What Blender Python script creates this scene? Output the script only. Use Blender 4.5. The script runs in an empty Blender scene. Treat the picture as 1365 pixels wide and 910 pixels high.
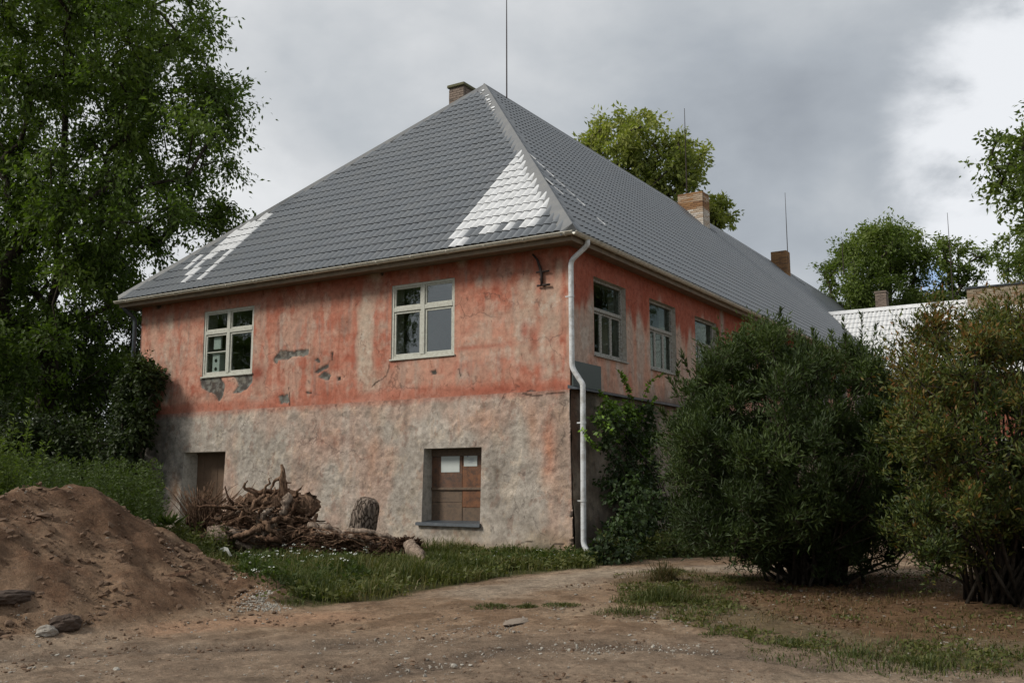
import bpy, math, random
import numpy as np
from mathutils import Vector, Matrix
random.seed(7); rng = np.random.default_rng(7)
scn = bpy.context.scene
COL = scn.collection

# ------------------------------------------------------------------ camera
FPX, YAW, PIT, ROL = 1332.5, .555, .147, -.002
CAM = np.array([8.75, -16.14, 1.2])
_cy, _sy, _cp, _sp = math.cos(YAW), math.sin(YAW), math.cos(PIT), math.sin(PIT)
FW = np.array([-_sy*_cp, _cy*_cp, _sp]); _r = np.array([_cy, _sy, 0]); _u = np.cross(_r, FW)
RT = _r*math.cos(ROL) + _u*math.sin(ROL); UP = -_r*math.sin(ROL) + _u*math.cos(ROL)
cam = bpy.data.cameras.new('camera'); co = bpy.data.objects.new('camera', cam); COL.objects.link(co)
cam.sensor_width = 36; cam.lens = FPX/1365*36; cam.clip_end = 5000; cam.clip_start = .05
M = Matrix(((RT[0], UP[0], -FW[0], CAM[0]), (RT[1], UP[1], -FW[1], CAM[1]), (RT[2], UP[2], -FW[2], CAM[2]), (0, 0, 0, 1)))
co.matrix_world = M; scn.camera = co
scn.render.resolution_x = 1024; scn.render.resolution_y = 682

# ------------------------------------------------------------------ light
SUN_AZ_DIR = np.array([-.62, -.75]); SUN_AZ_DIR /= np.linalg.norm(SUN_AZ_DIR)
SUN_EL = math.radians(40)
sun_vec = Vector((SUN_AZ_DIR[0]*math.cos(SUN_EL), SUN_AZ_DIR[1]*math.cos(SUN_EL), math.sin(SUN_EL)))
sl = bpy.data.lights.new('sun', 'SUN'); so = bpy.data.objects.new('sun', sl); COL.objects.link(so)
sl.energy = 3.0; sl.angle = math.radians(14); sl.color = (1, .955, .88)
so.rotation_euler = sun_vec.to_track_quat('Z', 'Y').to_euler(); so.location = (0, -10, 40)
w = bpy.data.worlds.new('World'); scn.world = w; w.use_nodes = True
scn.view_settings.view_transform = 'Standard'; scn.view_settings.look = 'None'
scn.view_settings.exposure = 0; scn.view_settings.gamma = 1

def NT(tree):
    tree.nodes.clear()
    def N(t, inp=None, **kw):
        n = tree.nodes.new(t)
        for k, v in kw.items(): setattr(n, k, v)
        for k, v in (inp or {}).items():
            if isinstance(v, bpy.types.NodeSocket): tree.links.new(v, n.inputs[k])
            else: n.inputs[k].default_value = v
        return n
    return N
def ramp(N, fac, stops, interp='LINEAR'):
    n = N('ShaderNodeValToRGB', {'Fac': fac}); cr = n.color_ramp; cr.interpolation = interp
    while len(cr.elements) < len(stops): cr.elements.new(.5)
    for e, (p, c) in zip(cr.elements, stops):
        e.position = p; e.color = (c, c, c, 1) if not hasattr(c, '__len__') else (*c[:3], 1)
    return n.outputs[0]
def mix(N, f, a, b, mode='MIX'):
    n = N('ShaderNodeMix', data_type='RGBA', blend_type=mode)
    t = n.id_data
    for i, v in ((0, f), (6, a), (7, b)):
        if isinstance(v, bpy.types.NodeSocket): t.links.new(v, n.inputs[i])
        elif i == 0: n.inputs[0].default_value = v
        else: n.inputs[i].default_value = (*v[:3], 1) if hasattr(v, '__len__') else (v, v, v, 1)
    return n.outputs[2]
def math_(N, op, a, b=0, c=None, clamp=False):
    d = {0: a, 1: b}
    if c is not None: d[2] = c
    return N('ShaderNodeMath', d, operation=op, use_clamp=clamp).outputs[0]

def dir_px(px, py):
    d = FW + RT*(px-682.5)/FPX - UP*(py-455)/FPX
    return d/np.linalg.norm(d)
def build_world():
    N = NT(w.node_tree)
    tc = N('ShaderNodeTexCoord').outputs['Generated']
    sky = N('ShaderNodeTexSky', sky_type='NISHITA', sun_disc=False)
    sky.sun_elevation = SUN_EL; sky.sun_rotation = math.atan2(SUN_AZ_DIR[0], SUN_AZ_DIR[1])
    sx = N('ShaderNodeSeparateXYZ', {0: tc})
    cc = N('ShaderNodeCombineXYZ', {0: sx.outputs[0], 1: sx.outputs[1], 2: math_(N, 'MULTIPLY_ADD', sx.outputs[2], 1.7, 4.1)}).outputs[0]
    n1 = N('ShaderNodeTexNoise', {'Vector': cc, 'Scale': 2.3, 'Detail': 5, 'Roughness': .5, 'Distortion': .5}).outputs[0]
    n2 = N('ShaderNodeTexNoise', {'Vector': cc, 'Scale': 7.5, 'Detail': 8, 'Roughness': .56, 'Distortion': .12}).outputs[0]
    v = math_(N, 'ADD', math_(N, 'MULTIPLY', n1, .72), math_(N, 'MULTIPLY', n2, .28))
    def spot(px_, py_, inner, outer):
        d = dir_px(px_, py_)
        dt = N('ShaderNodeVectorMath', {0: N('ShaderNodeVectorMath', {0: tc}, operation='NORMALIZE').outputs[0], 1: tuple(d)}, operation='DOT_PRODUCT').outputs['Value']
        return N('ShaderNodeMapRange', {0: dt, 1: math.cos(math.radians(outer)), 2: math.cos(math.radians(inner)), 3: 0, 4: 1}, interpolation_type='SMOOTHSTEP').outputs[0]
    # broad thin / thick parts of the cloud deck
    v = math_(N, 'ADD', v, math_(N, 'MULTIPLY', spot(480, 20, 2, 20), .10))
    v = math_(N, 'ADD', v, math_(N, 'MULTIPLY', spot(1090, 130, 3, 17), -.10))
    v = math_(N, 'ADD', v, math_(N, 'MULTIPLY', spot(60, 560, 3, 20), .20))
    c = ramp(N, v, [(.30, (.34, .37, .41)), (.41, (.43, .465, .505)), (.51, (.54, .57, .60)), (.61, (.66, .68, .70)), (.76, (.88, .89, .90))])
    # bright broken edge of the deck low on the right
    br = math_(N, 'MULTIPLY', spot(1560, 200, 3, 16), math_(N, 'ADD', math_(N, 'MULTIPLY', n2, 1.9), -.30))
    br = N('ShaderNodeMapRange', {0: br, 1: .12, 2: .50, 3: 0, 4: 1}, interpolation_type='SMOOTHSTEP').outputs[0]
    c = mix(N, br, c, (.88, .90, .93))
    blue = math_(N, 'MULTIPLY', spot(1246, 372, .2, 1.3), math_(N, 'ADD', n2, .35), clamp=True)
    c = mix(N, blue, c, (.38, .53, .78))
    gnd = N('ShaderNodeMapRange', {0: sx.outputs[2], 1: -.06, 2: -.01, 3: 0, 4: 1}).outputs[0]
    c = mix(N, gnd, (.08, .07, .05), c)
    b1 = N('ShaderNodeBackground', {0: sky.outputs[0], 1: .1}); b2 = N('ShaderNodeBackground', {0: c, 1: 1.0})
    ms = N('ShaderNodeMixShader', {0: .95, 1: b1.outputs[0], 2: b2.outputs[0]})
    N('ShaderNodeOutputWorld', {0: ms.outputs[0]})
build_world()

# ------------------------------------------------------------------ plotting helpers (survey of the place)
def ray(px, py): return FW + RT*(px-682.5)/FPX - UP*(py-455)/FPX
def onY(px, py, y=0.): d = ray(px, py); return CAM + d*((y-CAM[1])/d[1])
def onX(px, py, x=0.): d = ray(px, py); return CAM + d*((x-CAM[0])/d[0])
def at(px, py, dep): return CAM + ray(px, py)*dep

def sstep(a, b, x): t = np.clip((x-a)/(b-a), 0, 1); return t*t*(3-2*t)
_tab = rng.random((256, 256)); 
def vn(x, y):
    x = np.asarray(x, float); y = np.asarray(y, float)
    xi = np.floor(x).astype(int); yi = np.floor(y).astype(int); fx = x-xi; fy = y-yi
    fx = fx*fx*(3-2*fx); fy = fy*fy*(3-2*fy)
    a = _tab[xi & 255, yi & 255]; b = _tab[(xi+1) & 255, yi & 255]; c = _tab[xi & 255, (yi+1) & 255]; d = _tab[(xi+1) & 255, (yi+1) & 255]
    return (a*(1-fx)+b*fx)*(1-fy)+(c*(1-fx)+d*fx)*fy
def fbm(x, y, o=4, s=1., g=.5):
    t = 0; a = 1; n = 0
    for i in range(o):
        t = t + a*vn(x*s+i*17.3, y*s+i*9.1); n += a; a *= g; s *= 2.03
    return t/n
def inpoly(px, py, poly):
    px = np.asarray(px); py = np.asarray(py); r = np.zeros(px.shape, bool); n = len(poly)
    for i in range(n):
        x1, y1 = poly[i]; x2, y2 = poly[(i+1) % n]
        if y1 == y2: continue
        c = ((y1 > py) != (y2 > py)) & (px < (x2-x1)*(py-y1)/(y2-y1)+x1)
        r ^= c
    return r
def dpoly(px, py, poly, closed=True):
    """distance to a polyline"""
    px = np.asarray(px, float); best = np.full(px.shape, 1e9); n = len(poly)
    for i in range(n if closed else n-1):
        ax, ay = poly[i][:2]; bx, by = poly[(i+1) % n][:2]
        dx, dy = bx-ax, by-ay; L = dx*dx+dy*dy+1e-12
        t = np.clip(((px-ax)*dx+(py-ay)*dy)/L, 0, 1)
        best = np.minimum(best, np.hypot(px-ax-t*dx, py-ay-t*dy))
    return best

# ground heights
CREST = [(at(-420, 668, 10.6)), (at(-200, 655, 11.2)), (at(0, 659, 12.0)), (at(60, 652, 12.6)), (at(105, 652, 13.0)), (at(150, 686, 13.3)), (at(195, 716, 13.6)),
         (at(245, 740, 13.8)), (at(300, 758, 13.4)), (at(335, 772, 12.6)), (at(352, 792, 12.0))]
def gz_smooth(x, y):
    x = np.asarray(x, float); y = np.asarray(y, float)
    z = -.4*sstep(0, 16, -y) + .25*sstep(-9, -16, x)*sstep(-8, 2, y)
    z = z + .05*(fbm(x*.35, y*.35, 3)-.5)
    m = np.full(z.shape, -9.)
    for a, b in zip(CREST[:-1], CREST[1:]):
        dx, dy = b[0]-a[0], b[1]-a[1]; t = np.clip(((x-a[0])*dx+(y-a[1])*dy)/(dx*dx+dy*dy), 0, 1)
        d = np.hypot(x-a[0]-t*dx, y-a[1]-t*dy); h = a[2]+(b[2]-a[2])*t
        m = np.maximum(m, h + .12 - .60*np.sqrt(d*d+.04) - .05*d*0)
    m = m + (.34*(fbm(x*1.3+5, y*1.3, 4)-.5)+.14*(fbm(x*4.3+5, y*4.3, 3)-.5))*sstep(-.6, .3, m)
    k = .09
    e = np.clip((m-z)/k, -30, 30)
    return z + k*np.log1p(np.exp(e)), sstep(-.02, .12, m-z)
def gz(x, y): return gz_smooth(x, y)[0]
def G(px, py):
    """where the sight line of a pixel meets the ground"""
    d = ray(px, py); t = 3.
    for k in range(900):
        p = CAM+d*t
        if p[2] <= float(gz(p[0], p[1])): break
        t += .04
    return p
def GP(poly): return [tuple(G(*p)[:2]) for p in poly]

# ------------------------------------------------------------------ objects
def link(o, parent=None, label=None, cat=None, group=None, kind=None):
    COL.objects.link(o)
    if parent is not None: o.parent = parent
    for k, v in (('label', label), ('category', cat), ('group', group), ('kind', kind)):
        if v: o[k] = v
    return o
def empty(name, loc=(0, 0, 0), **kw):
    o = bpy.data.objects.new(name, None); o.location = tuple(loc); o.empty_display_size = .2
    return link(o, **kw)
def npmesh(name, verts, faces, mats=(), smooth=False, fmat=None, attrs=None):
    """faces: (n,3) or (n,4) array, or list of such arrays"""
    if not isinstance(faces, list): faces = [faces]
    me = bpy.data.meshes.new(name); verts = np.asarray(verts, np.float32)
    me.vertices.add(len(verts)); me.vertices.foreach_set('co', verts.ravel())
    tot = sum(f.size for f in faces); nf = sum(len(f) for f in faces)
    me.loops.add(tot); me.polygons.add(nf)
    me.loops.foreach_set('vertex_index', np.concatenate([f.ravel() for f in faces]).astype(np.int32))
    st = []; o = 0
    for f in faces:
        st.append(o+np.arange(len(f))*f.shape[1]); o += f.size
    me.polygons.foreach_set('loop_start', np.concatenate(st).astype(np.int32))
    if fmat is not None: me.polygons.foreach_set('material_index', np.asarray(fmat, np.int32))
    me.polygons.foreach_set('use_smooth', np.full(nf, bool(smooth)) if not hasattr(smooth, '__len__') else np.asarray(smooth, bool))
    for m in mats: me.materials.append(m)
    for k, v in (attrs or {}).items():
        v = np.asarray(v, np.float32)
        if v.ndim == 1: a = me.attributes.new(k, 'FLOAT', 'POINT'); a.data.foreach_set('value', v)
        else:
            a = me.attributes.new(k, 'FLOAT_COLOR', 'POINT'); c = np.ones((len(v), 4), np.float32); c[:, :3] = v; a.data.foreach_set('color', c.ravel())
    me.update(calc_edges=True); me.validate()
    return me
class MB:
    """collects shapes into one mesh"""
    def __init__(s): s.v = []; s.f = []; s.n = 0
    def add(s, v, f):
        s.v.append(np.asarray(v, float)); s.f += [tuple(i+s.n for i in q) for q in f]; s.n += len(v)
    def box(s, a, b, bev=0):
        x0, y0, z0 = a; x1, y1, z1 = b
        s.add([(x0, y0, z0), (x1, y0, z0), (x1, y1, z0), (x0, y1, z0), (x0, y0, z1), (x1, y0, z1), (x1, y1, z1), (x0, y1, z1)],
              [(0, 3, 2, 1), (4, 5, 6, 7), (0, 1, 5, 4), (1, 2, 6, 5), (2, 3, 7, 6), (3, 0, 4, 7)])
    def tube(s, pts, rad, n=8, cap=True, prof=None):
        pts = [Vector(p) for p in pts]; k = len(pts)
        if not hasattr(rad, '__len__'): rad = [rad]*k
        v = []; up = None
        for i, p in enumerate(pts):
            t = (pts[min(i+1, k-1)]-pts[max(i-1, 0)]).normalized()
            if up is None: up = t.orthogonal().normalized()
            up = (up - t*up.dot(t)); up = up.normalized() if up.length > 1e-6 else t.orthogonal().normalized()
            sd = t.cross(up)
            for j in range(n):
                a = 2*math.pi*j/n; r = rad[i]*(prof(i, j) if prof else 1)
                v.append(p+up*(math.cos(a)*r)+sd*(math.sin(a)*r))
        f = [(i*n+j, i*n+(j+1) % n, (i+1)*n+(j+1) % n, (i+1)*n+j) for i in range(k-1) for j in range(n)]
        if cap: f += [tuple(range(n))[::-1], tuple((k-1)*n+j for j in range(n))]
        s.add(v, f)
    def extr(s, prof, a, b, axis):
        """profile (list of 2d) swept between a and b along an axis; 'x': prof=(y,z), 'y': prof=(x,z)"""
        n = len(prof); v = []
        for t in (a, b): v += [(t, p, q) if axis == 'x' else (p, t, q) for p, q in prof]
        s.add(v, [(j, (j+1) % n, n+(j+1) % n, n+j) for j in range(n)]+[tuple(range(n))[::-1], tuple(n+j for j in range(n))])
    def build(s, name, mat, parent=None, smooth=False, bev=0, **kw):
        me = bpy.data.meshes.new(name); me.from_pydata(np.concatenate(s.v).tolist(), [], s.f)
        me.materials.append(mat)
        if smooth: me.polygons.foreach_set('use_smooth', [True]*len(me.polygons))
        o = bpy.data.objects.new(name, me)
        if bev:
            m = o.modifiers.new('b', 'BEVEL'); m.width = bev; m.segments = 1; m.limit_method = 'ANGLE'
        return link(o, parent, **kw)
def boxo(name, a, b, mat, parent=None, bev=.004, **kw):
    m = MB(); m.box(a, b); return m.build(name, mat, parent, bev=bev, **kw)

# ------------------------------------------------------------------ materials
def material(name):
    m = bpy.data.materials.new(name); m.use_nodes = True
    return m, NT(m.node_tree)
def simple(name, col, rough=.6, metal=0, var=.25, scale=6, bump=.15, bscale=60, spec=.5, dirt=None, dirt_amt=.5, world=False):
    m, N = material(name)
    tc = N('ShaderNodeNewGeometry').outputs['Position'] if world else N('ShaderNodeTexCoord').outputs['Object']
    n = N('ShaderNodeTexNoise', {'Vector': tc, 'Scale': scale, 'Detail': 6, 'Roughness': .6}).outputs[0]
    c = mix(N, n, tuple(x*(1-var) for x in col), tuple(min(1, x*(1+var)) for x in col))
    if dirt:
        d = N('ShaderNodeTexNoise', {'Vector': tc, 'Scale': scale*1.9, 'Detail': 8, 'Roughness': .7}).outputs[0]
        c = mix(N, ramp(N, d, [(.45, 0), (.62, dirt_amt)]), c, dirt)
    nb = N('ShaderNodeTexNoise', {'Vector': tc, 'Scale': bscale, 'Detail': 4}).outputs[0]
    bp = N('ShaderNodeBump', {'Height': nb, 'Strength': bump, 'Distance': .01}).outputs[0]
    p = N('ShaderNodeBsdfPrincipled', {'Base Color': c, 'Roughness': rough, 'Metallic': metal, 'Normal': bp, 'Specular IOR Level': spec})
    N('ShaderNodeOutputMaterial', {0: p.outputs[0]})
    return m
MAT = {}
MAT['roof'] = simple('roof_paint', (.150, .160, .170), .32, spec=.6, var=.16, scale=.9, bump=.04, dirt=(.19, .19, .185), dirt_amt=.4, world=True)
MAT['tile_edge'] = simple('tile_edge', (.06, .063, .067), .6, var=.1)  # cut metal edge, darkened further with the shade of the gap below
MAT['film'] = simple('white_film_and_glare', (.72, .72, .715), .4, var=.06, scale=3, bump=.15, bscale=30, dirt=(.50, .50, .49), dirt_amt=.6, world=True)  # film on the main roof; on the wing, glare put into the colour
MAT['cap'] = simple('cap_metal', (.16, .162, .162), .5, var=.12, scale=1.5, bump=.05, dirt=(.22, .215, .20), world=True)
MAT['gutter'] = simple('gutter_cream', (.62, .59, .50), .35, var=.12, scale=5, dirt=(.3, .27, .2), dirt_amt=.5)
MAT['pipe'] = simple('pipe_white', (.66, .67, .67), .4, var=.1, scale=3, dirt=(.33, .31, .27), dirt_amt=.7)
MAT['soffit'] = simple('soffit_wood', (.20, .15, .10), .7, var=.3, scale=3, dirt=(.09, .07, .05))
MAT['frame'] = simple('frame_paint', (.50, .50, .43), .6, var=.14, scale=8, bump=.3, dirt=(.30, .28, .22), dirt_amt=.5)
MAT['oldframe'] = simple('old_frame_paint', (.36, .36, .33), .7, var=.2, scale=14, bump=.5, dirt=(.13, .10, .07), dirt_amt=.9)
MAT['board'] = simple('board_wood', (.125, .06, .032), .6, var=.6, scale=4, dirt=(.055, .035, .025), dirt_amt=.95)
MAT['board2'] = simple('board_bright', (.175, .072, .03), .5, var=.6, scale=4, dirt=(.07, .035, .02), dirt_amt=.95)
MAT['board3'] = simple('board_grey', (.135, .088, .055), .7, var=.35, scale=9, dirt=(.07, .05, .035), dirt_amt=.8)
MAT['door'] = simple('door_wood', (.14, .085, .05), .65, var=.3, scale=3, dirt=(.08, .05, .03))
MAT['darkmetal'] = simple('dark_metal', (.045, .055, .065), .45, var=.3, scale=5, dirt=(.10, .11, .12), dirt_amt=.5)
MAT['iron'] = simple('rusty_iron', (.035, .022, .018), .8, var=.4, scale=20)
MAT['greenplate'] = simple('green_plate', (.045, .065, .06), .5, var=.15, scale=4)
MAT['paper'] = simple('paper', (.50, .53, .50), .8, var=.06, scale=9, bump=.05)
MAT['dark'] = simple('room_dark', (.05, .045, .04), .9)
MAT['plain'] = simple('old_plaster', (.27, .23, .19), .9, var=.3, scale=3, dirt=(.15, .12, .10))
MAT['reveal'] = simple('reveal_plaster', (.47, .44, .385), .9, var=.25, scale=6, bump=.5, dirt=(.17, .15, .12))
MAT['redwall'] = simple('red_plaster', (.30, .085, .05), .9, var=.4, scale=2, dirt=(.22, .14, .10))
MAT['stone'] = simple('stone_grey', (.28, .25, .21), .9, var=.3, scale=8, bump=.6, bscale=25)
MAT['clod'] = simple('dark_clod', (.06, .04, .028), .95, var=.3, scale=9, bump=.8, bscale=20)
MAT['plastic'] = simple('white_plastic', (.62, .62, .58), .5, var=.1)
MAT['white'] = simple('white_board', (.75, .77, .74), .6, var=.05)
MAT['black'] = simple('black_hole', (.012, .012, .012), .8)

def wall_mat():
    m, N = material('plaster_wall')
    at_ = N('ShaderNodeAttribute', attribute_name='paint').outputs['Color']
    ro = N('ShaderNodeAttribute', attribute_name='rough').outputs['Fac']
    tc = N('ShaderNodeTexCoord').outputs['Object']
    n = N('ShaderNodeTexNoise', {'Vector': tc, 'Scale': 9, 'Detail': 9, 'Roughness': .68}).outputs[0]
    c = mix(N, 1, at_, ramp(N, n, [(.25, .62), (.5, 1.0), (.75, 1.28)]), 'MULTIPLY')
    def crisp(sc, off, lo, hi, st=(1, 1, .7)):
        v_ = N('ShaderNodeVectorMath', {0: N('ShaderNodeVectorMath', {0: tc, 1: st}, operation='MULTIPLY').outputs[0], 1: (off, off*.7, off*1.3)}, operation='ADD').outputs[0]
        return ramp(N, N('ShaderNodeTexNoise', {'Vector': v_, 'Scale': sc, 'Detail': 12, 'Roughness': .68, 'Distortion': .25}).outputs[0], [(lo, 0), (hi, 1)])
    c = mix(N, math_(N, 'MULTIPLY', crisp(2.4, 3, .535, .56), .55), c, mix(N, 1, c, mix(N, ramp(N, ro, [(.2, 0), (.45, 1)]), (1.10, 1.32, 1.42), (1.22, 1.16, 1.08)), 'MULTIPLY'))
    c = mix(N, math_(N, 'MULTIPLY', crisp(3.3, 11, .56, .59), .60), c, mix(N, 1, c, (.80, .66, .62), 'MULTIPLY'))
    c = mix(N, math_(N, 'MULTIPLY', crisp(7, 23, .63, .65), .7), c, mix(N, 1, c, (.50, .50, .50), 'MULTIPLY'))
    c = mix(N, math_(N, 'MULTIPLY', crisp(5, 37, .60, .66, (1, 1, .12)), .45), c, mix(N, 1, c, (.68, .62, .60), 'MULTIPLY'))
    ck = N('ShaderNodeTexVoronoi', {'Vector': N('ShaderNodeVectorMath', {0: tc, 1: N('ShaderNodeVectorMath', {0: N('ShaderNodeTexNoise', {'Vector': tc, 'Scale': 3, 'Detail': 5}).outputs[1], 1: (.5, .5, .5)}, operation='MULTIPLY').outputs[0]}, operation='ADD').outputs[0], 'Scale': .85}, feature='DISTANCE_TO_EDGE').outputs[0]
    ckm = math_(N, 'MULTIPLY', ramp(N, ck, [(.004, 1), (.011, 0)]), crisp(1.1, 51, .50, .56))
    c = mix(N, math_(N, 'MULTIPLY', ckm, .45), c, (.05, .035, .03))
    n3 = N('ShaderNodeTexNoise', {'Vector': tc, 'Scale': 46, 'Detail': 5, 'Roughness': .7}).outputs[0]
    dk = math_(N, 'MULTIPLY', ramp(N, n3, [(.30, .75), (.46, 0)]), math_(N, 'MULTIPLY_ADD', ro, .8, .12))
    c = mix(N, dk, c, (.10, .08, .06))
    vt = N('ShaderNodeVectorMath', {0: tc, 1: (1, 1, .75)}, operation='MULTIPLY').outputs[0]
    n2 = N('ShaderNodeTexNoise', {'Vector': vt, 'Scale': 22, 'Detail': 7, 'Roughness': .72, 'Distortion': .8}).outputs[0]
    vo = N('ShaderNodeTexVoronoi', {'Vector': vt, 'Scale': 17}, feature='SMOOTH_F1').outputs[0]
    h = math_(N, 'ADD', n2, math_(N, 'MULTIPLY', vo, .35))
    st = math_(N, 'MULTIPLY_ADD', ro, .60, .15)
    bp = N('ShaderNodeBump', {'Height': h, 'Strength': st, 'Distance': .035}).outputs[0]
    p = N('ShaderNodeBsdfPrincipled', {'Base Color': c, 'Roughness': .92, 'Normal': bp, 'Specular IOR Level': .15})
    N('ShaderNodeOutputMaterial', {0: p.outputs[0]}); return m
MAT['wall'] = wall_mat()

def ground_mat():
    m, N = material('ground_earth')
    at_ = N('ShaderNodeAttribute', attribute_name='paint').outputs['Color']
    ro = N('ShaderNodeAttribute', attribute_name='rough').outputs['Fac']
    tc = N('ShaderNodeTexCoord').outputs['Object']
    n = N('ShaderNodeTexNoise', {'Vector': tc, 'Scale': 3.2, 'Detail': 10, 'Roughness': .72}).outputs[0]
    c = mix(N, 1, at_, ramp(N, n, [(.28, .55), (.5, 1.0), (.72, 1.38)]), 'MULTIPLY')
    nn = N('ShaderNodeTexNoise', {'Vector': tc, 'Scale': 14, 'Detail': 10, 'Roughness': .75}).outputs[0]
    c = mix(N, 1, c, ramp(N, nn, [(.34, .50), (.44, .88), (.56, 1.05), (.66, 1.45)]), 'MULTIPLY')
    nm = N('ShaderNodeTexNoise', {'Vector': tc, 'Scale': 4.5, 'Detail': 12, 'Roughness': .72}).outputs[0]
    c = mix(N, ramp(N, nm, [(.56, 0), (.60, .6)]), c, mix(N, 1, c, (.58, .52, .50), 'MULTIPLY'))
    vo = N('ShaderNodeTexVoronoi', {'Vector': tc, 'Scale': 34, 'Randomness': 1})
    peb = ramp(N, vo.outputs['Distance'], [(.16, 1), (.26, 0)])
    pm = ramp(N, vo.outputs['Color'], [(.80, 0), (.86, 1)])
    c = mix(N, math_(N, 'MULTIPLY', math_(N, 'MULTIPLY', peb, pm), ro), c, (.34, .31, .26))
    vo2 = N('ShaderNodeTexVoronoi', {'Vector': tc, 'Scale': 90, 'Randomness': 1})
    c = mix(N, math_(N, 'MULTIPLY', ramp(N, vo2.outputs['Color'], [(.55, 0), (.9, .35)]), ro), c, (.27, .21, .15))
    n2 = N('ShaderNodeTexNoise', {'Vector': tc, 'Scale': 17, 'Detail': 9, 'Roughness': .72}).outputs[0]
    h = math_(N, 'ADD', n2, math_(N, 'MULTIPLY', peb, .12))
    bp = N('ShaderNodeBump', {'Height': h, 'Strength': .8, 'Distance': .05}).outputs[0]
    p = N('ShaderNodeBsdfPrincipled', {'Base Color': c, 'Roughness': .95, 'Normal': bp, 'Specular IOR Level': .12})
    N('ShaderNodeOutputMaterial', {0: p.outputs[0]}); return m
MAT['ground'] = ground_mat()

def glass_mat(name='window_glass', gc=(.9, .95, .95, 1), ior=2.5):
    m, N = material(name)
    tc = N('ShaderNodeTexCoord').outputs['Object']
    n = N('ShaderNodeTexNoise', {'Vector': tc, 'Scale': 2.2, 'Detail': 2}).outputs[0]
    bp = N('ShaderNodeBump', {'Height': n, 'Strength': .25, 'Distance': .01}).outputs[0]
    fr = N('ShaderNodeFresnel', {'IOR': ior}).outputs[0]
    g = N('ShaderNodeBsdfGlossy', {'Color': gc, 'Roughness': .015, 'Normal': bp})
    t = N('ShaderNodeBsdfTransparent', {'Color': (.80, .84, .82, 1)})
    fr = math_(N, 'MULTIPLY', fr, math_(N, 'SUBTRACT', 1.0, N('ShaderNodeNewGeometry').outputs['Backfacing']))
    ms = N('ShaderNodeMixShader', {0: fr, 1: t.outputs[0], 2: g.outputs[0]})
    N('ShaderNodeOutputMaterial', {0: ms.outputs[0]}); return m
MAT['glass'] = glass_mat(); MAT['oldglass'] = glass_mat('old_window_glass', (.42, .52, .50, 1), 1.8)

def leaf_mat(name, cols, trans=.22, rough=.55):
    m, N = material(name)
    a = N('ShaderNodeAttribute', attribute_name='tint').outputs['Fac']
    k = len(cols)
    c = ramp(N, a, [(i/(k-1), c) for i, c in enumerate(cols)])
    p = N('ShaderNodeBsdfPrincipled', {'Base Color': c, 'Roughness': rough, 'Specular IOR Level': .3})
    tr = N('ShaderNodeBsdfTranslucent', {'Color': mix(N, 1, c, (1.3, 1.5, .6), 'MULTIPLY')})
    ms = N('ShaderNodeMixShader', {0: trans, 1: p.outputs[0], 2: tr.outputs[0]})
    N('ShaderNodeOutputMaterial', {0: ms.outputs[0]}); return m
MAT['leaf_dark'] = leaf_mat('leaf_dark', [(.045, .074, .012), (.090, .135, .022), (.17, .22, .04)], .40)
MAT['leaf_deep'] = leaf_mat('leaf_deep', [(.016, .026, .008), (.030, .046, .011), (.055, .078, .018)], .2)
MAT['leaf_weed'] = leaf_mat('leaf_weed', [(.036, .055, .014), (.068, .098, .022), (.12, .15, .035)], .3)
MAT['leaf_yellow'] = leaf_mat('leaf_yellow', [(.09, .115, .028), (.20, .225, .052), (.34, .345, .09)], .38)
MAT['leaf_mid'] = leaf_mat('leaf_mid', [(.055, .082, .018), (.105, .145, .028), (.17, .21, .045)], .36)
MAT['leaf_bush'] = leaf_mat('leaf_bush', [(.018, .030, .008), (.036, .057, .013), (.074, .104, .022)], .2)
MAT['leaf_rust'] = leaf_mat('leaf_rust', [(.026, .042, .010), (.052, .074, .015), (.085, .105, .02), (.12, .11, .024), (.18, .085, .02)], .24)
MAT['leaf_vine'] = leaf_mat('leaf_vine', [(.016, .027, .010), (.022, .038, .012), (.030, .052, .015), (.045, .075, .018), (.22, .36, .04)], .2)
MAT['grass'] = leaf_mat('grass_blades', [(.040, .058, .013), (.075, .092, .022), (.125, .120, .034), (.22, .17, .085)], .25)
MAT['drygrass'] = leaf_mat('dry_grass_blades', [(.06, .065, .022), (.12, .085, .035), (.20, .13, .06)], .2)
MAT['flower'] = simple('flower_white', (.72, .74, .66), .7, var=.1)
def bark_mat(name, c1, c2, sc=6, bump=.9):
    m, N = material(name)
    tc = N('ShaderNodeTexCoord').outputs['Object']
    vt = N('ShaderNodeVectorMath', {0: tc, 1: (1, 1, .3)}, operation='MULTIPLY').outputs[0]
    n = N('ShaderNodeTexNoise', {'Vector': vt, 'Scale': sc*2, 'Detail': 8, 'Roughness': .7, 'Distortion': 1}).outputs[0]
    c = mix(N, ramp(N, n, [(.38, 0), (.62, 1)]), c1, c2)
    bp = N('ShaderNodeBump', {'Height': n, 'Strength': bump, 'Distance': .04}).outputs[0]
    p = N('ShaderNodeBsdfPrincipled', {'Base Color': c, 'Roughness': .95, 'Normal': bp, 'Specular IOR Level': .1})
    N('ShaderNodeOutputMaterial', {0: p.outputs[0]}); return m
MAT['bark'] = bark_mat('tree_bark', (.022, .018, .014), (.075, .062, .048))
MAT['root'] = bark_mat('root_bark', (.065, .036, .022), (.32, .205, .135), 9)
MAT['rootdark'] = bark_mat('root_dark', (.032, .018, .012), (.15, .088, .056), 9)
MAT['palewood'] = bark_mat('pale_wood', (.11, .08, .06), (.40, .31, .24), 7)
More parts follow.
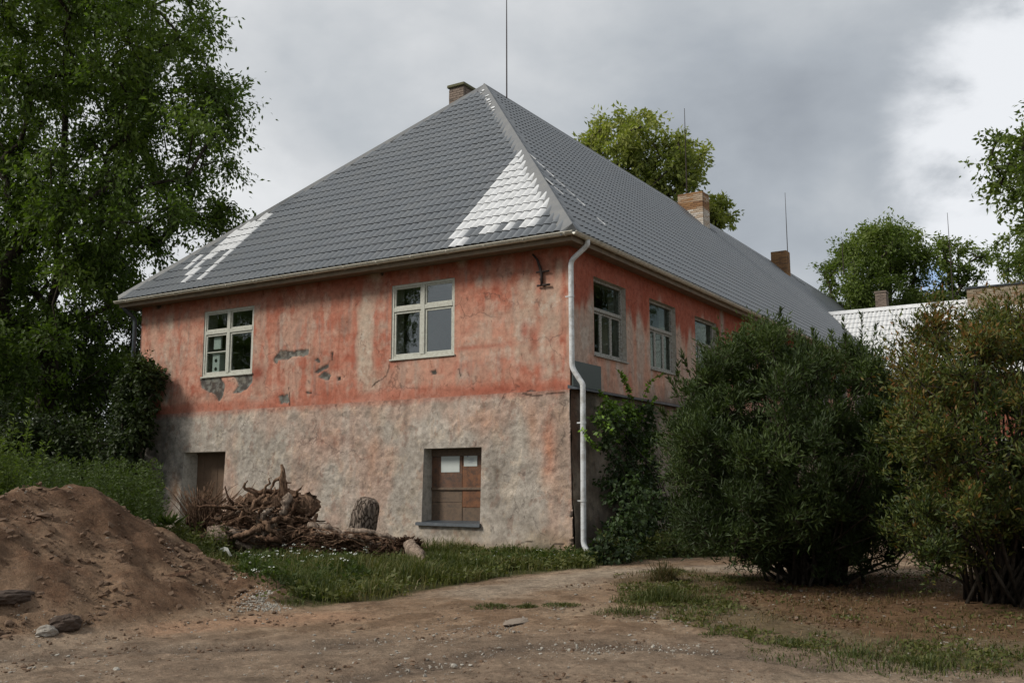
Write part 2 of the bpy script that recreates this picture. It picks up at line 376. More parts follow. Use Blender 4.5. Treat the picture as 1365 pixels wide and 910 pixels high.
def plate_bark():
    m, N = material('plate_bark')
    tc = N('ShaderNodeTexCoord').outputs['Object']
    vt = N('ShaderNodeVectorMath', {0: tc, 1: (1, 1, .34)}, operation='MULTIPLY').outputs[0]
    nz = N('ShaderNodeTexNoise', {'Vector': vt, 'Scale': 6, 'Detail': 3}).outputs[1]
    vv = N('ShaderNodeVectorMath', {0: vt, 1: N('ShaderNodeVectorMath', {0: nz, 1: (.16, .16, .16)}, operation='MULTIPLY').outputs[0]}, operation='ADD').outputs[0]
    vo = N('ShaderNodeTexVoronoi', {'Vector': vv, 'Scale': 15}, feature='DISTANCE_TO_EDGE').outputs[0]
    n = N('ShaderNodeTexNoise', {'Vector': tc, 'Scale': 26, 'Detail': 6}).outputs[0]
    c = mix(N, n, (.14, .105, .08), (.33, .27, .22))
    e = ramp(N, vo, [(.0, 0), (.09, .8), (.2, 1)])
    c = mix(N, e, (.075, .055, .042), c)
    bp = N('ShaderNodeBump', {'Height': e, 'Strength': 1, 'Distance': .04}).outputs[0]
    p = N('ShaderNodeBsdfPrincipled', {'Base Color': c, 'Roughness': .95, 'Normal': bp, 'Specular IOR Level': .1})
    N('ShaderNodeOutputMaterial', {0: p.outputs[0]}); return m
MAT['platebark'] = plate_bark()
def brick_mat(name, cols):
    m, N = material(name)
    oi = N('ShaderNodeObjectInfo').outputs['Random']
    tc = N('ShaderNodeTexCoord').outputs['Object']
    n = N('ShaderNodeTexNoise', {'Vector': tc, 'Scale': 14, 'Detail': 6, 'Roughness': .7}).outputs[0]
    c = ramp(N, oi, [(i/(len(cols)-1), c) for i, c in enumerate(cols)])
    c = mix(N, 1, c, ramp(N, n, [(.3, .6), (.7, 1.25)]), 'MULTIPLY')
    p = N('ShaderNodeBsdfPrincipled', {'Base Color': c, 'Roughness': .9, 'Specular IOR Level': .2})
    N('ShaderNodeOutputMaterial', {0: p.outputs[0]}); return m
MAT['brick_brown'] = brick_mat('brick_brown', [(.20, .155, .125), (.27, .21, .17), (.15, .12, .10)])
MAT['brick_white'] = brick_mat('brick_white', [(.56, .49, .42), (.64, .59, .52), (.46, .35, .25)])
MAT['brick_rust'] = brick_mat('brick_rust', [(.26, .14, .07), (.34, .19, .09), (.18, .10, .06)])
MAT['brick_mixed'] = brick_mat('brick_mixed', [(.32, .17, .08), (.46, .36, .26), (.26, .13, .06), (.5, .4, .3)])
MAT['brick_yellow'] = brick_mat('brick_yellow', [(.30, .245, .17), (.38, .32, .23), (.22, .17, .115), (.30, .20, .12)])
MAT['mortar'] = simple('mortar', (.16, .125, .10), .95, var=.3, scale=9)
MAT['mosscap'] = simple('mossy_cap', (.13, .125, .07), .95, var=.4, scale=9, bump=.6, bscale=25)

# ================================================================== GROUND
def axis_lines(lo, hi, step, far, growth=1.22):
    a = list(np.arange(lo, hi+step/2, step)); s = step; left = []; x = lo
    while x > -far: s *= growth; x -= s; left.append(x)
    s = step; right = []; x = hi
    while x < far: s *= growth; x += s; right.append(x)
    return np.array(left[::-1]+a+right)
GRASS_POLY = GP([(318, 792), (372, 810), (440, 807), (520, 800), (570, 790), (640, 777), (700, 768), (790, 757), (850, 748), (900, 744)]) + [(3.5, 3.), (2.2, 24), (0, 24), (0, 0), (-12.3, 0), (-13, -1.)] + GP([(262, 742), (300, 760)])
RIGHT_POLY = GP([(815, 768), (900, 758), (990, 762), (1050, 770)]) + [(8, 1), (14, 3), (16, -5)] + GP([(1364, 905), (1150, 880), (1010, 858), (900, 830), (830, 805)])
LITTER_POLY = GP([(1000, 775), (1060, 765)]) + [(6, 0), (12, 1), (14, -4)] + GP([(1364, 868), (1180, 850), (1080, 838), (1010, 818), (960, 796)])
TRACK_A = GP([(-60, 880), (150, 868), (330, 862), (480, 856)])
def build_ground():
    xs = axis_lines(-15, 13, .055, 1500); ys = axis_lines(-13.5, 4, .055, 1500)
    Xg, Yg = np.meshgrid(xs, ys, indexing='ij'); Z, mound = gz_smooth(Xg, Yg)
    gr = inpoly(Xg, Yg, GRASS_POLY); dg = dpoly(Xg, Yg, GRASS_POLY)
    sg = np.where(gr, dg, -dg) + .35*(fbm(Xg*2.2, Yg*2.2, 4)-.5)*1.6
    grass = sstep(-.05, .25, sg)
    rp = inpoly(Xg, Yg, RIGHT_POLY); dr = dpoly(Xg, Yg, RIGHT_POLY); sr = np.where(rp, dr, -dr) + 1.3*(fbm(Xg*1.7+9, Yg*1.7, 4)-.5)
    right = sstep(-.1, .4, sr)
    lp = inpoly(Xg, Yg, LITTER_POLY); dl = dpoly(Xg, Yg, LITTER_POLY); sl_ = np.where(lp, dl, -dl) + 1.1*(fbm(Xg*1.5+3, Yg*1.5, 4)-.5)
    litter = sstep(-.15, .5, sl_)
    n1 = fbm(Xg*.5, Yg*.5, 4); n2 = fbm(Xg*2.1+40, Yg*2.1, 5); n3 = fbm(Xg*6+4, Yg*6+9, 4)
    def L(a, b, t): return np.asarray(a)*(1-t[..., None])+np.asarray(b)*t[..., None]
    c = L((.255, .170, .108), (.33, .240, .162), sstep(.35, .65, n1))
    c = L(c, (.165, .103, .062), sstep(.48, .64, n2)*.8)
    # greyer gravelly strip nearest the viewer, on the left
    depth = (Xg-CAM[0])*FW[0]+(Yg-CAM[1])*FW[1]; side = (Xg-CAM[0])*RT[0]+(Yg-CAM[1])*RT[1]
    gv = sstep(10.6, 9.2, depth+.12*side+1.2*(n1-.5))
    c = L(c, (.22, .172, .13), gv*.5)
    da = dpoly(Xg, Yg, GP([(240, 838), (330, 828), (440, 822)]), False)
    c = L(c, (.35, .21, .13), sstep(.55, .1, da+.5*(n2-.5))*.75)
    pt = dpoly(Xg, Yg, GP([(640, 790), (760, 772), (860, 760), (960, 757), (1060, 756)]), False)
    c = L(c, (.33, .27, .205), sstep(.9, .2, pt+.6*(n2-.5))*.7)
    c = L(c, (.215, .138, .087), mound*.9); c = L(c, (.11, .06, .035), mound*sstep(.44, .60, .5*n2+.5*fbm(Xg*1.1+7, Yg*1.1, 4))*.85)
    c = L(c, (.22, .14, .085), mound*sstep(.56, .42, n2)*sstep(.5, .0, Z)*.5)
    c = L(c, (.060, .060, .022), grass*.95*(1-mound))
    c = L(c, (.125, .095, .05), right*.8); c = L(c, (.15, .085, .045), litter*.85)
    far = sstep(20, 40, np.hypot(Xg, Yg)); c = L(c, (.06, .075, .025), far)
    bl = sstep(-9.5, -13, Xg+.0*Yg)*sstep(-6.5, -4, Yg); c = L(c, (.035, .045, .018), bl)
    near = sstep(16, 12, np.hypot(Xg-1, Yg+5))
    rutd = np.minimum(dpoly(Xg, Yg, TRACK_A, False), dpoly(Xg, Yg, GP([(480, 905), (700, 860), (900, 862), (1100, 890)]), False))
    bump = .030*(n3-.5)*(1-.4*grass)+.055*(n2-.5)*(1+2.2*mound) + .020*(fbm(Xg*9, Yg*9, 4, 1, .65)-.5)*(1+3.*mound)
    Z = Z + near*(bump - .035*sstep(.28, .05, rutd))
    c = L(c, (.10, .075, .058), near*sstep(.35, .05, rutd+.3*(n2-.5))*.55)
    rough = np.clip(1-grass*.9-.6*mound-.75*litter, .1, 1)*near
    V = np.stack([Xg, Yg, Z], -1).reshape(-1, 3); nx, ny = Xg.shape
    i = np.arange(nx*ny).reshape(nx, ny)
    F = np.stack([i[:-1, :-1], i[1:, :-1], i[1:, 1:], i[:-1, 1:]], -1).reshape(-1, 4)
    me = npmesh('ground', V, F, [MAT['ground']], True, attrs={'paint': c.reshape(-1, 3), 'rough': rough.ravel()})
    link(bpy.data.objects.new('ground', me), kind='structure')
build_ground()

# ================================================================== MAIN HOUSE
WX, EZ, LY = -12.2, 5.9, 48.
APX = np.array([-6.1, 6.38, 12.4])
house = empty('old_house', (0, 0, 0), label='long two-storey house with peeling red and grey plaster and a hipped grey tiled roof', cat='house')
def bz(z): return np.where(np.asarray(z) < 3.02, .035+.115*(1-np.clip(np.asarray(z), 0, 3.02)/3.02), 0.)
RED = np.array((.41, .146, .094)); RED2 = np.array((.32, .085, .052)); PINK = np.array((.50, .262, .185)); PALE = np.array((.50, .40, .31)); GREYP = np.array((.20, .195, .17))
def lerp(a, b, t): t = np.asarray(t)[..., None]; return a*(1-t)+np.asarray(b)*t
def wall_grid(s0, s1, z0, z1, holes, step):
    def lines(a, b, cuts):
        cuts = sorted(set([a, b]+[c for c in cuts if a < c < b])); out = []
        for p, q in zip(cuts[:-1], cuts[1:]): n = max(1, round((q-p)/step)); out += list(np.linspace(p, q, n+1)[:-1])
        return np.array(out+[b])
    S = lines(s0, s1, [h[i] for h in holes for i in (0, 1)]); Z = lines(z0, z1, [h[i] for h in holes for i in (2, 3)])
    Sg, Zg = np.meshgrid(S, Z, indexing='ij'); i = np.arange(Sg.size).reshape(Sg.shape)
    F = np.stack([i[:-1, :-1], i[1:, :-1], i[1:, 1:], i[:-1, 1:]], -1).reshape(-1, 4)
    cx = ((S[:-1]+S[1:])/2)[:, None]+0*Z[None, 1:]; cz = ((Z[:-1]+Z[1:])/2)[None, :]+0*S[1:, None]
    keep = np.ones(cx.shape, bool)
    for h in holes: keep &= ~((cx > h[0]) & (cx < h[1]) & (cz > h[2]) & (cz < h[3]))
    return Sg, Zg, F[keep.ravel()]
def edge_fade(S, Z, holes, s0, s1, d=.12):
    f = np.ones(S.shape)
    for h in holes:
        dx = np.maximum(np.maximum(h[0]-S, S-h[1]), 0); dz = np.maximum(np.maximum(h[2]-Z, Z-h[3]), 0)
        f = np.minimum(f, sstep(0, d, np.hypot(dx, dz)))
    return f*sstep(0, d, S-s0)*sstep(0, d, s1-S)
W1 = (-9.90, -8.24, 3.85, 5.41); W2 = (-4.21, -2.61, 3.87, 5.42); BW = (-3.28, -1.90, .56, 2.01); DR = (-10.32, -8.92, .02, 2.08)
UPF = [W1, W2]; LOF = [BW, DR]
RW = [(1.0+2.655*k, 2.46+2.655*k, 3.78, 5.33) for k in range(10)]

def pts(l, y=0.): return [tuple(onY(a, b, y)[[0, 2]]) for a, b in l]
FRONT_PATCH = [pts(l) for l in (
    [(364, 478), (374, 466), (391, 468), (400, 466), (411, 464), (412, 472), (404, 476), (392, 475), (384, 479), (371, 480), (369, 486), (366, 484)],
    [(418, 496), (425, 491), (432, 487), (439, 484), (437, 490), (431, 494), (424, 498)], [(424, 502), (432, 494), (441, 500), (439, 507), (430, 506)],
    [(419, 479), (424, 476), (428, 484), (423, 484)], [(371, 527), (384, 525), (387, 537), (374, 538)], [(441, 470), (444, 468), (444, 480), (442, 480)],
    [(449, 503), (454, 501), (454, 507), (450, 507)], [(456, 501), (460, 500), (459, 504)], [(408, 522), (415, 522), (415, 525), (409, 525)], [(410, 508), (413, 507), (413, 511)],
    [(266, 505), (282, 501), (294, 503), (300, 512), (298, 526), (292, 536), (287, 526), (276, 522), (268, 517)],
    [(311, 500), (336, 499), (337, 508), (330, 518), (321, 524), (310, 524), (318, 513)],
    [(506, 352), (512, 355), (511, 370), (506, 366)], [(573, 494), (581, 492), (582, 498), (576, 500)],
    [(206, 402), (216, 401), (214, 410), (209, 413)], [(699, 524), (706, 519), (714, 520), (713, 526), (704, 528)])]
CRACKS = [pts(l) for l in ([(520, 478), (518, 490), (515, 500), (508, 506), (500, 510), (495, 516)], [(385, 516), (386, 527), (386, 540)], [(612, 492), (614, 500)],
    [(752, 523), (735, 524), (715, 528), (696, 524)], [(676, 742), (690, 732), (700, 722), (716, 720)], [(590, 744), (600, 732), (620, 730)], [(716, 738), (728, 734), (738, 724), (748, 724)])]
def front_paint(x, z):
    up = z >= 3.02
    vst = fbm(x*4.5, z*.45, 4); big = fbm(x*.75+3, z*.9, 4); fine = fbm(x*5+7, z*5, 5); hz = fbm(x*.5, z*5.5, 3)
    c = np.broadcast_to(PINK, x.shape+(3,)).copy()
    c = lerp(c, RED, sstep(.38, .58, .32*big+.34*vst+.2*hz+.14*fine + .05*sstep(4.6, 5.6, z)))
    c = lerp(c, RED2, sstep(.56, .70, .5*fine+.3*big+.2*hz)*.7)
    c = lerp(c, PALE, sstep(.50, .66, .65*vst+.35*fine)*.5)
    c = lerp(c, (.30, .17, .12), sstep(.55, .72, fbm(x*2.2+70, z*2.6, 5))*.45)
    c = lerp(c, (.24, .20, .17), sstep(.62, .72, fbm(x*9+2, z*1.1, 4))*.35)
    def vert(px0, w, amt, lo=0, hi=9):
        nonlocal c
        xx = onY(px0, 450)[0]; wv = (fbm(x*0+px0, z*1.5, 3)-.5)*w*1.6
        c = lerp(c, PALE, sstep(w, w*.25, np.abs(x-xx+wv))*amt*sstep(lo-.2, lo+.2, z)*sstep(hi+.2, hi-.2, z)*(.55+.9*(fine-.3)))
    vert(492, .30, .95, 3.0, 5.3); vert(482, .16, .5, 3, 4.9); vert(225, .16, .8, 3.2, 5.7); vert(246, .2, .35, 3.3, 5.4); vert(700, .30, .75, 3.6, 5.3)
    vert(728, .22, .65, 3.1, 5.2); vert(640, .4, .30, 3.3, 4.5); vert(745, .12, .6, 3.0, 5.5); vert(545, .5, .35, 3.2, 3.8); vert(205, .2, .45, 3.3, 5.6); vert(352, .3, .3, 3.1, 4.3)
    # dull red wash high up below the eaves, and along the joint
    c = lerp(c, RED2, sstep(5.35, 5.62, z+.25*(vst-.5))*.55)
    c = lerp(c, RED, sstep(.20, .04, np.abs(z-3.12+.14*(vst-.5)))*.75)
    hb = lambda cx, cz, rx, rz: np.exp(-(((x-cx)/rx)**2+((z-cz)/rz)**2))
    for px, py, rx, rz, col, a in ((545, 350, .30, .14, PALE, .8), (500, 368, .18, .2, PALE, .9), (615, 345, .1, .22, PALE, .8), (650, 350, .12, .2, GREYP, .4), (660, 520, .9, .07, RED2, .6), (640, 462, .8, .05, RED2, .6),
                                   (342, 497, .28, .20, RED2*.8, .95), (700, 440, .12, .2, RED2, .8), (712, 450, .08, .2, RED2, .8), (470, 335, .5, .1, RED2, .4), (210, 408, .25, .2, GREYP, .5), (664, 381, .2, .2, RED2, .6), (320, 505, .25, .12, PALE, .7), (410, 400, 1.0, .3, PINK, .5), (580, 420, .5, .9, PINK, .0)):
        p = onY(px, py); c = lerp(c, col, np.clip(hb(p[0], p[2], rx, rz)*(.5+fine), 0, 1)*a)
    # lower storey: bare rough cast
    l = np.broadcast_to(np.array((.455, .400, .340)), x.shape+(3,)).copy()
    l = lerp(l, (.36, .315, .265), sstep(.42, .64, big)*.7)
    l = lerp(l, (.45, .27, .195), sstep(.50, .66, fbm(x*.9+30, z*.7, 4)+.12*sstep(2.2, 3., z))*.5)
    l = lerp(l, (.48, .43, .37), sstep(.52, .70, vst)*.45)
    l = lerp(l, (.25, .21, .17), sstep(.52, .66, .6*fine+.4*fbm(x*11, z*11, 3))*.5)
    for px, py, rx, rz, col, a in ((690, 600, .10, .9, (.48, .42, .35), .8), (728, 600, .16, .6, (.46, .20, .12), .75), (708, 570, .1, .5, (.48, .24, .14), .5), (640, 560, .5, .2, (.45, .25, .17), .5), (745, 600, .13, 1.0, (.22, .17, .13), .6),
                                   (660, 640, .18, .5, (.14, .115, .09), .65), (680, 690, .3, .25, (.17, .14, .11), .6), (440, 590, .6, .25, (.33, .19, .14), .6), (400, 625, .5, .25, (.20, .17, .14), .55), (540, 560, .07, .7, (.20, .15, .12), .6), (497, 600, .15, .6, (.45, .24, .15), .5),
                                   (215, 620, .5, 1.5, (.095, .09, .08), .92), (240, 640, .25, 1.2, (.15, .14, .12), .6), (235, 650, .12, .3, (.32, .18, .10), .6), (600, 735, 2.2, .16, (.36, .20, .10), .75), (740, 725, .5, .25, (.33, .21, .12), .6), (725, 730, .22, .28, (.20, .165, .12), .8), (712, 737, .3, .28, (.22, .19, .14), .8),
                                   (480, 720, .8, .2, (.34, .25, .15), .5), (330, 600, 1., .5, (.36, .32, .27), .4), (620, 710, .6, .12, (.17, .14, .10), .6)):
        p = onY(px, py, -.08); l = lerp(l, col, np.clip(hb(p[0], p[2], rx, rz)*(.45+1.1*fine), 0, 1)*a)
    l = lerp(l, RED*.9, sstep(.16, .0, 3.02-z+.16*(vst-.5))*.55)
    l = lerp(l, (.13, .115, .075), sstep(.30, .0, z+.3*(fine-.5))*.6)
    return np.where(up[..., None], c, l)
def build_front():
    z_lo = -.15
    for nm, z0, z1, holes in (('upper', 3.02, 5.80, UPF), ('lower', z_lo, 3.02, LOF)):
        S, Z, F = wall_grid(WX, 0, z0, z1, holes, .027)
        lower = nm == 'lower'
        fade = edge_fade(S, Z, holes, WX, 0)
        paint = front_paint(S, Z+(1e-6 if not lower else -1e-4))
        rough = np.full(S.shape, 1. if lower else .16)
        d = np.zeros(S.shape)
        if lower:
            r1 = fbm(S*8, Z*8, 4, 1, .6)-.5; r2 = fbm(S*1.1, Z*1.1, 3)-.5; smoothpart = sstep(.45, .6, fbm(S*.6+8, Z*.5, 3))*.55 + .35*sstep(1.2, .3, Z)
            rough = 1-.6*np.clip(smoothpart, 0, 1)
            d = fade*(.042*r1*rough + .03*r2)
            paint = paint*(1+.45*np.clip(r1, -.3, .3))[..., None]
        else:
            d = fade*(.028*(fbm(S*.9, Z*.9, 3)-.5)+.006*(fbm(S*9, Z*9, 3)-.5))
            for P in FRONT_PATCH:
                dd = dpoly(S, Z, P); ins = inpoly(S, Z, P); sd = np.where(ins, dd, -dd)+.035*(fbm(S*18, Z*18, 3)-.5)
                k = sstep(-.004, .012, sd); small = (max(p[0] for p in P)-min(p[0] for p in P)) < .2
                g = lerp(np.broadcast_to(GREYP, S.shape+(3,)), (.09, .08, .07), sstep(.4, .6, fbm(S*12, Z*12, 4)))
                if small: g = g*.35
                paint = lerp(paint, g, k); d = d-k*.018*fade; rough = np.maximum(rough, k*.6)
        for P in CRACKS:
            k = sstep(.020, .006, dpoly(S, Z, P, False)+.03*(fbm(S*16, Z*16, 2)-.5)); paint = lerp(paint, (.03, .022, .018), k*.9)
        b = bz(Z-1e-4) if lower else 0*Z
        right_t = sstep(-1.2, 0, S); left_t = sstep(WX+1.2, WX, S)
        er = (.030*(fbm(Z*0+3, Z*7, 4)-.5)+.06*(fbm(Z*0+9, Z*1.6, 3)-.5))*sstep(-.25, 0, S)*(1 if lower else .35)
        X = S + b*right_t - b*left_t + er*(1-sstep(0, 0, -S))
        Y = -b - d
        V = np.stack([X, Y, Z], -1).reshape(-1, 3)
        me = npmesh('wall', V, F, [MAT['wall']], True, attrs={'paint': paint.reshape(-1, 3), 'rough': rough.ravel()})
        link(bpy.data.objects.new('wall', me), house, label='red painted upper front wall with flaking plaster' if nm == 'upper' else 'bare rough-cast lower front wall')
build_front()
def right_paint(y, z):
    vst = fbm(y*3.8+50, z*.45, 4); big = fbm(y*.6+13, z*.8, 4); fine = fbm(y*5+27, z*5, 5)
    c = np.broadcast_to(np.array((.50, .27, .19)), y.shape+(3,)).copy()
    c = lerp(c, (.42, .34, .28), sstep(.42, .58, .6*vst+.4*big)*.75)
    edge = 4.95+.55*(vst-.5)*2+.3*(big-.5)+.25*np.cos((y-1.7)*2.37)
    c = lerp(c, RED2*1.05, sstep(edge-.25, edge+.15, z)*.92)
    c = lerp(c, RED, sstep(.15, 0, np.abs(y-2.6+.1*(vst-.5)))*.6*sstep(4.2, 3.4, z))
    c = lerp(c, (.30, .30, .25), sstep(.13, 0, np.abs(y-.9+.1*(fine-.5)))*.35*sstep(3.6, 4, z)*sstep(5.3, 4.9, z))
    c = lerp(c, (.34, .32, .28), np.exp(-(((y-8.2)/.14)**2))*.8)
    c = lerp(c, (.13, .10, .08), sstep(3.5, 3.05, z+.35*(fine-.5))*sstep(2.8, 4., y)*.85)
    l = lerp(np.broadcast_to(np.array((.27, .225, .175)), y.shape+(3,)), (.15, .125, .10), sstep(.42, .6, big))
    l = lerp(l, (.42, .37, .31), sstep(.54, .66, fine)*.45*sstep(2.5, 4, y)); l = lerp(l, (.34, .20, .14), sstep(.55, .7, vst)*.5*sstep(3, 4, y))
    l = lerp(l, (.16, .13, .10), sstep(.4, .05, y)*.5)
    return np.where((z >= 3.02)[..., None], c, l)
def build_right():
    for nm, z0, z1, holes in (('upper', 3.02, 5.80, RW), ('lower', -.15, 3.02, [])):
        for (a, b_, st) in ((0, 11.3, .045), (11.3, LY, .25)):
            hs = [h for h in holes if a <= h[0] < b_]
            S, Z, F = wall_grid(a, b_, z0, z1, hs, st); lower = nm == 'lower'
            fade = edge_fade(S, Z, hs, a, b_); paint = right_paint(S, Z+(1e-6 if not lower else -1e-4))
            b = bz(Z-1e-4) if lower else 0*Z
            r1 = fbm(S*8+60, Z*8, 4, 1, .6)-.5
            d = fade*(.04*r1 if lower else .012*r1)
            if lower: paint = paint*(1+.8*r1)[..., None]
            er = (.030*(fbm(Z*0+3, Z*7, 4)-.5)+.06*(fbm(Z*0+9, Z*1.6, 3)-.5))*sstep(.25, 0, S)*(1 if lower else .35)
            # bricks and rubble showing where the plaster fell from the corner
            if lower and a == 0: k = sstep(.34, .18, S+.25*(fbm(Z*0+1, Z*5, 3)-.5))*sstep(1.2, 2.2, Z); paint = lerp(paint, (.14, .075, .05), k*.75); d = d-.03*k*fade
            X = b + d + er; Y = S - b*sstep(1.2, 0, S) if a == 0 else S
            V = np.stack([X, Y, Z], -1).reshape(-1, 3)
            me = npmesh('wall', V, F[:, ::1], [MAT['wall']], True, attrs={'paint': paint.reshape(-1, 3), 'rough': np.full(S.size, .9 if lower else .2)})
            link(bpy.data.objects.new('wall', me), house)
build_right()
m = MB(); m.box((WX-.01, LY, -.2), (0, LY+.3, 5.8)); m.box((WX+.003, .02, 3.0), (WX+.25, LY, 5.72)); m.box((WX-.10, -.02, -.2), (WX+.22, LY-.01, 2.995)); m.box((WX+.26, .45, 5.62), (-.02, LY-.01, 5.72)); m.box((WX+.26, .45, 2.7), (-.02, LY, 2.9)); m.box((WX+.3, 6.0, -.1), (-.3, 6.2, 5.6)); m.box((-6.3, .4, 2.9), (-6.1, 6.0, 5.6))
m.build('inner_wall', MAT['plain'], house)

# ---- windows
def reveal(x0, x1, z0, z1, d0, d1, mat, axis, parent):
    """the four inner faces of an opening, from depth d0 to d1 (into the wall)"""
    m = MB(); t = .05
    def bb(a, b, c, d):
        if axis == 'y': m.box((a, d0, c), (b, d1, d))
        else: m.box((-d1, a, c), (-d0, b, d))
    bb(x0-t, x0, z0-t, z1+t); bb(x1, x1+t, z0-t, z1+t); bb(x0, x1, z0-t, z0); bb(x0, x1, z1, z1+t)
    m.build('reveal', mat, parent)
def bar(m, axis, a, b, z0, z1, d0, d1):
    if axis == 'y': m.box((a, d0, z0), (b, d1, z1))
    else: m.box((-d1, a, z0), (-d0, b, z1))
def sash(axis, a, b, z0, z1, d, w, mat, parent, muntins=(), name='sash'):
    m = MB(); bar(m, axis, a, a+w, z0, z1, d, d+.045); bar(m, axis, b-w, b, z0, z1, d, d+.045)
    bar(m, axis, a+w, b-w, z0, z0+w, d, d+.045); bar(m, axis, a+w, b-w, z1-w, z1, d, d+.045)
    for q in muntins: bar(m, axis, a+w, b-w, q-.012, q+.012, d+.004, d+.04)
    m.build(name, mat, parent, bev=.005)
    g = MB(); bar(g, axis, a+w-.003, b-w+.003, z0+w-.003, z1-w+.003, d+.02, d+.025); g.build('pane', MAT['oldglass' if mat is MAT['oldframe'] else 'glass'], parent)
def front_window(h, muntin=None):
    x0, x1, z0, z1 = h; fr = .055
    f = MB(); d = .015
    bar(f, 'y', x0, x0+fr, z0, z1, d, .13); bar(f, 'y', x1-fr, x1, z0, z1, d, .13); bar(f, 'y', x0+fr, x1-fr, z1-fr, z1, d, .13); bar(f, 'y', x0+fr, x1-fr, z0, z0+fr, d, .13)
    zt = z1-.52; xm = (x0+x1)/2
    bar(f, 'y', x0+fr, x1-fr, zt-.045, zt+.045, d-.006, .12); bar(f, 'y', xm-.05, xm+.05, z0+fr, z1-fr, d-.010, .115)
    fo = f.build('window', MAT['frame'], house, bev=.006)
    for a, b in ((x0+fr, xm-.05), (xm+.05, x1-fr)):
        sash('y', a, b, zt+.045, z1-fr, .032, .035, MAT['frame'], fo)
        sash('y', a, b, z0+fr, zt-.045, .032, .045, MAT['frame'], fo, muntins=(muntin,) if (muntin and a < xm-.3) else ())
    boxo('sill', (x0-.03, -.035, z0-.035), (x1+.03, .05, z0-.002), MAT['frame'], fo)
    reveal(x0, x1, z0, z1, .004, .42, MAT['reveal'], 'y', fo)
    c = MB()
    # grey curtain hanging behind
    return fo
front_window(W1, 4.42); front_window(W2)
for k, h in enumerate(RW):
    y0, y1, z0, z1 = h; f = MB(); fr = .055; d = .09; zt = z1-.60
    bar(f, 'x', y0, y0+fr, z0, z1, d, .2); bar(f, 'x', y1-fr, y1, z0, z1, d, .2); bar(f, 'x', y0+fr, y1-fr, z1-fr, z1, d, .2); bar(f, 'x', y0+fr, y1-fr, z0, z0+fr, d, .2)
    bar(f, 'x', y0+fr, y1-fr, zt-.05, zt+.02, d-.012, .19)
    fo = f.build('window', MAT['oldframe'], house, bev=.006)
    g = MB(); bar(g, 'x', y0+fr-.003, y1-fr+.003, zt+.018, z1-fr+.003, d+.05, d+.055); g.build('pane', MAT['oldglass'], fo)
    wdt = (y1-y0-2*fr)/3
    for j in range(3): sash('x', y0+fr+wdt*j+.004, y0+fr+wdt*(j+1)-.004, z0+fr, zt-.05, d+.02, .042, MAT['oldframe'], fo)
    reveal(y0, y1, z0, z1, .004, .42, MAT['reveal'], 'x', fo)
    s_ = MB(); s_.box((-.10, y0-.02, z0-.03), (.045, y1+.02, z0-.003)); s_.build('sill', MAT['oldframe'], fo)
    cu = MB()
    n = 24; cv = []
    for q in range(n+1):
        yy = y0+.06+(y1-y0-.12)*q/n
        cv += [(-.33+.02*math.sin(q*1.9)+.01*math.sin(q*4.1), yy, z0+.02), (-.33+.02*math.sin(q*1.9+.4), yy, zt-.02 - (.15 if k == 1 else 0))]
    if k in (0, 1, 2, 4): cu.add(cv, [(2*q, 2*q+2, 2*q+3, 2*q+1) for q in range(n) if not (k == 0 and 9 < q < 14)]); cu.build('curtain', MAT['plain'], fo, smooth=True)
# white objects standing behind the left pane of the first front window
b = MB(); b.box((-9.66, .105, 4.50), (-9.42, .15, 4.97)); b.build('white_panel', MAT['white'], label='plain white panel standing behind the upper left pane of the far left window', cat='panel', bev=.004)
bx = MB(); bx.box((-9.68, .105, 3.925), (-9.44, .30, 4.385)); bxo = bx.build('birdhouse_box', MAT['white'], label='white box with two black holes behind lower left pane of far left window', cat='box', bev=.004)
for zc in (4.03, 4.23):
    q = MB(); q.tube([(-9.56, .100, zc), (-9.56, .112, zc)], .045, 12); q.build('hole', MAT['black'], bxo)
sh = MB(); sh.box((-9.84, .10, 4.40), (-9.1, .40, 4.42)); sh.build('shelf', MAT['frame'], house)

# ---- boarded window and door
def deep_reveal(x0, x1, z0, z1, dd, parent):
    a, b = -float(bz(z0))+.004, -float(bz(z1))+.004; t = .05; m = MB()
    q = [(0, 3, 2, 1), (4, 5, 6, 7), (0, 1, 5, 4), (1, 2, 6, 5), (2, 3, 7, 6), (3, 0, 4, 7)]
    for u0, u1 in ((x0-t, x0), (x1, x1+t)): m.add([(u0, a, z0), (u1, a, z0), (u1, dd, z0), (u0, dd, z0), (u0, b, z1), (u1, b, z1), (u1, dd, z1), (u0, dd, z1)], q)
    m.box((x0, b, z1), (x1, dd, z1+t)); m.box((x0, a, z0-t), (x1, dd, z0)); m.build('reveal', MAT['reveal'], parent)
fo = MB(); x0, x1, z0, z1 = BW; D0 = .20
bwr = empty('boarded_window', (0, 0, 0), parent=house, label='low window closed with brown boards, two papers pinned on')
deep_reveal(x0, x1, z0, z1, D0+.12, bwr)
xm = x0+.20+(x1-x0-.2)*.46
boxo('board', (x0, D0-.02, 1.86), (x1, D0+.02, z1), MAT['board3'], bwr, label='dark top rail')
boxo('board', (x0, D0, 1.24), (xm-.004, D0+.03, 1.855), MAT['board'], bwr); boxo('board', (xm+.004, D0+.004, 1.68), (x1, D0+.03, 1.855), MAT['board'], bwr)
boxo('board', (xm+.004, D0-.004, 1.24), (x1-.12, D0+.03, 1.675), MAT['board2'], bwr, label='bright orange-brown board'); boxo('board', (x1-.115, D0, 1.24), (x1, D0+.03, 1.675), MAT['board'], bwr)
boxo('board', (x0, D0+.004, .96), (xm-.004, D0+.03, 1.20), MAT['board3'], bwr); boxo('board', (x0, D0, z0), (xm-.004, D0+.03, .955), MAT['board3'], bwr)
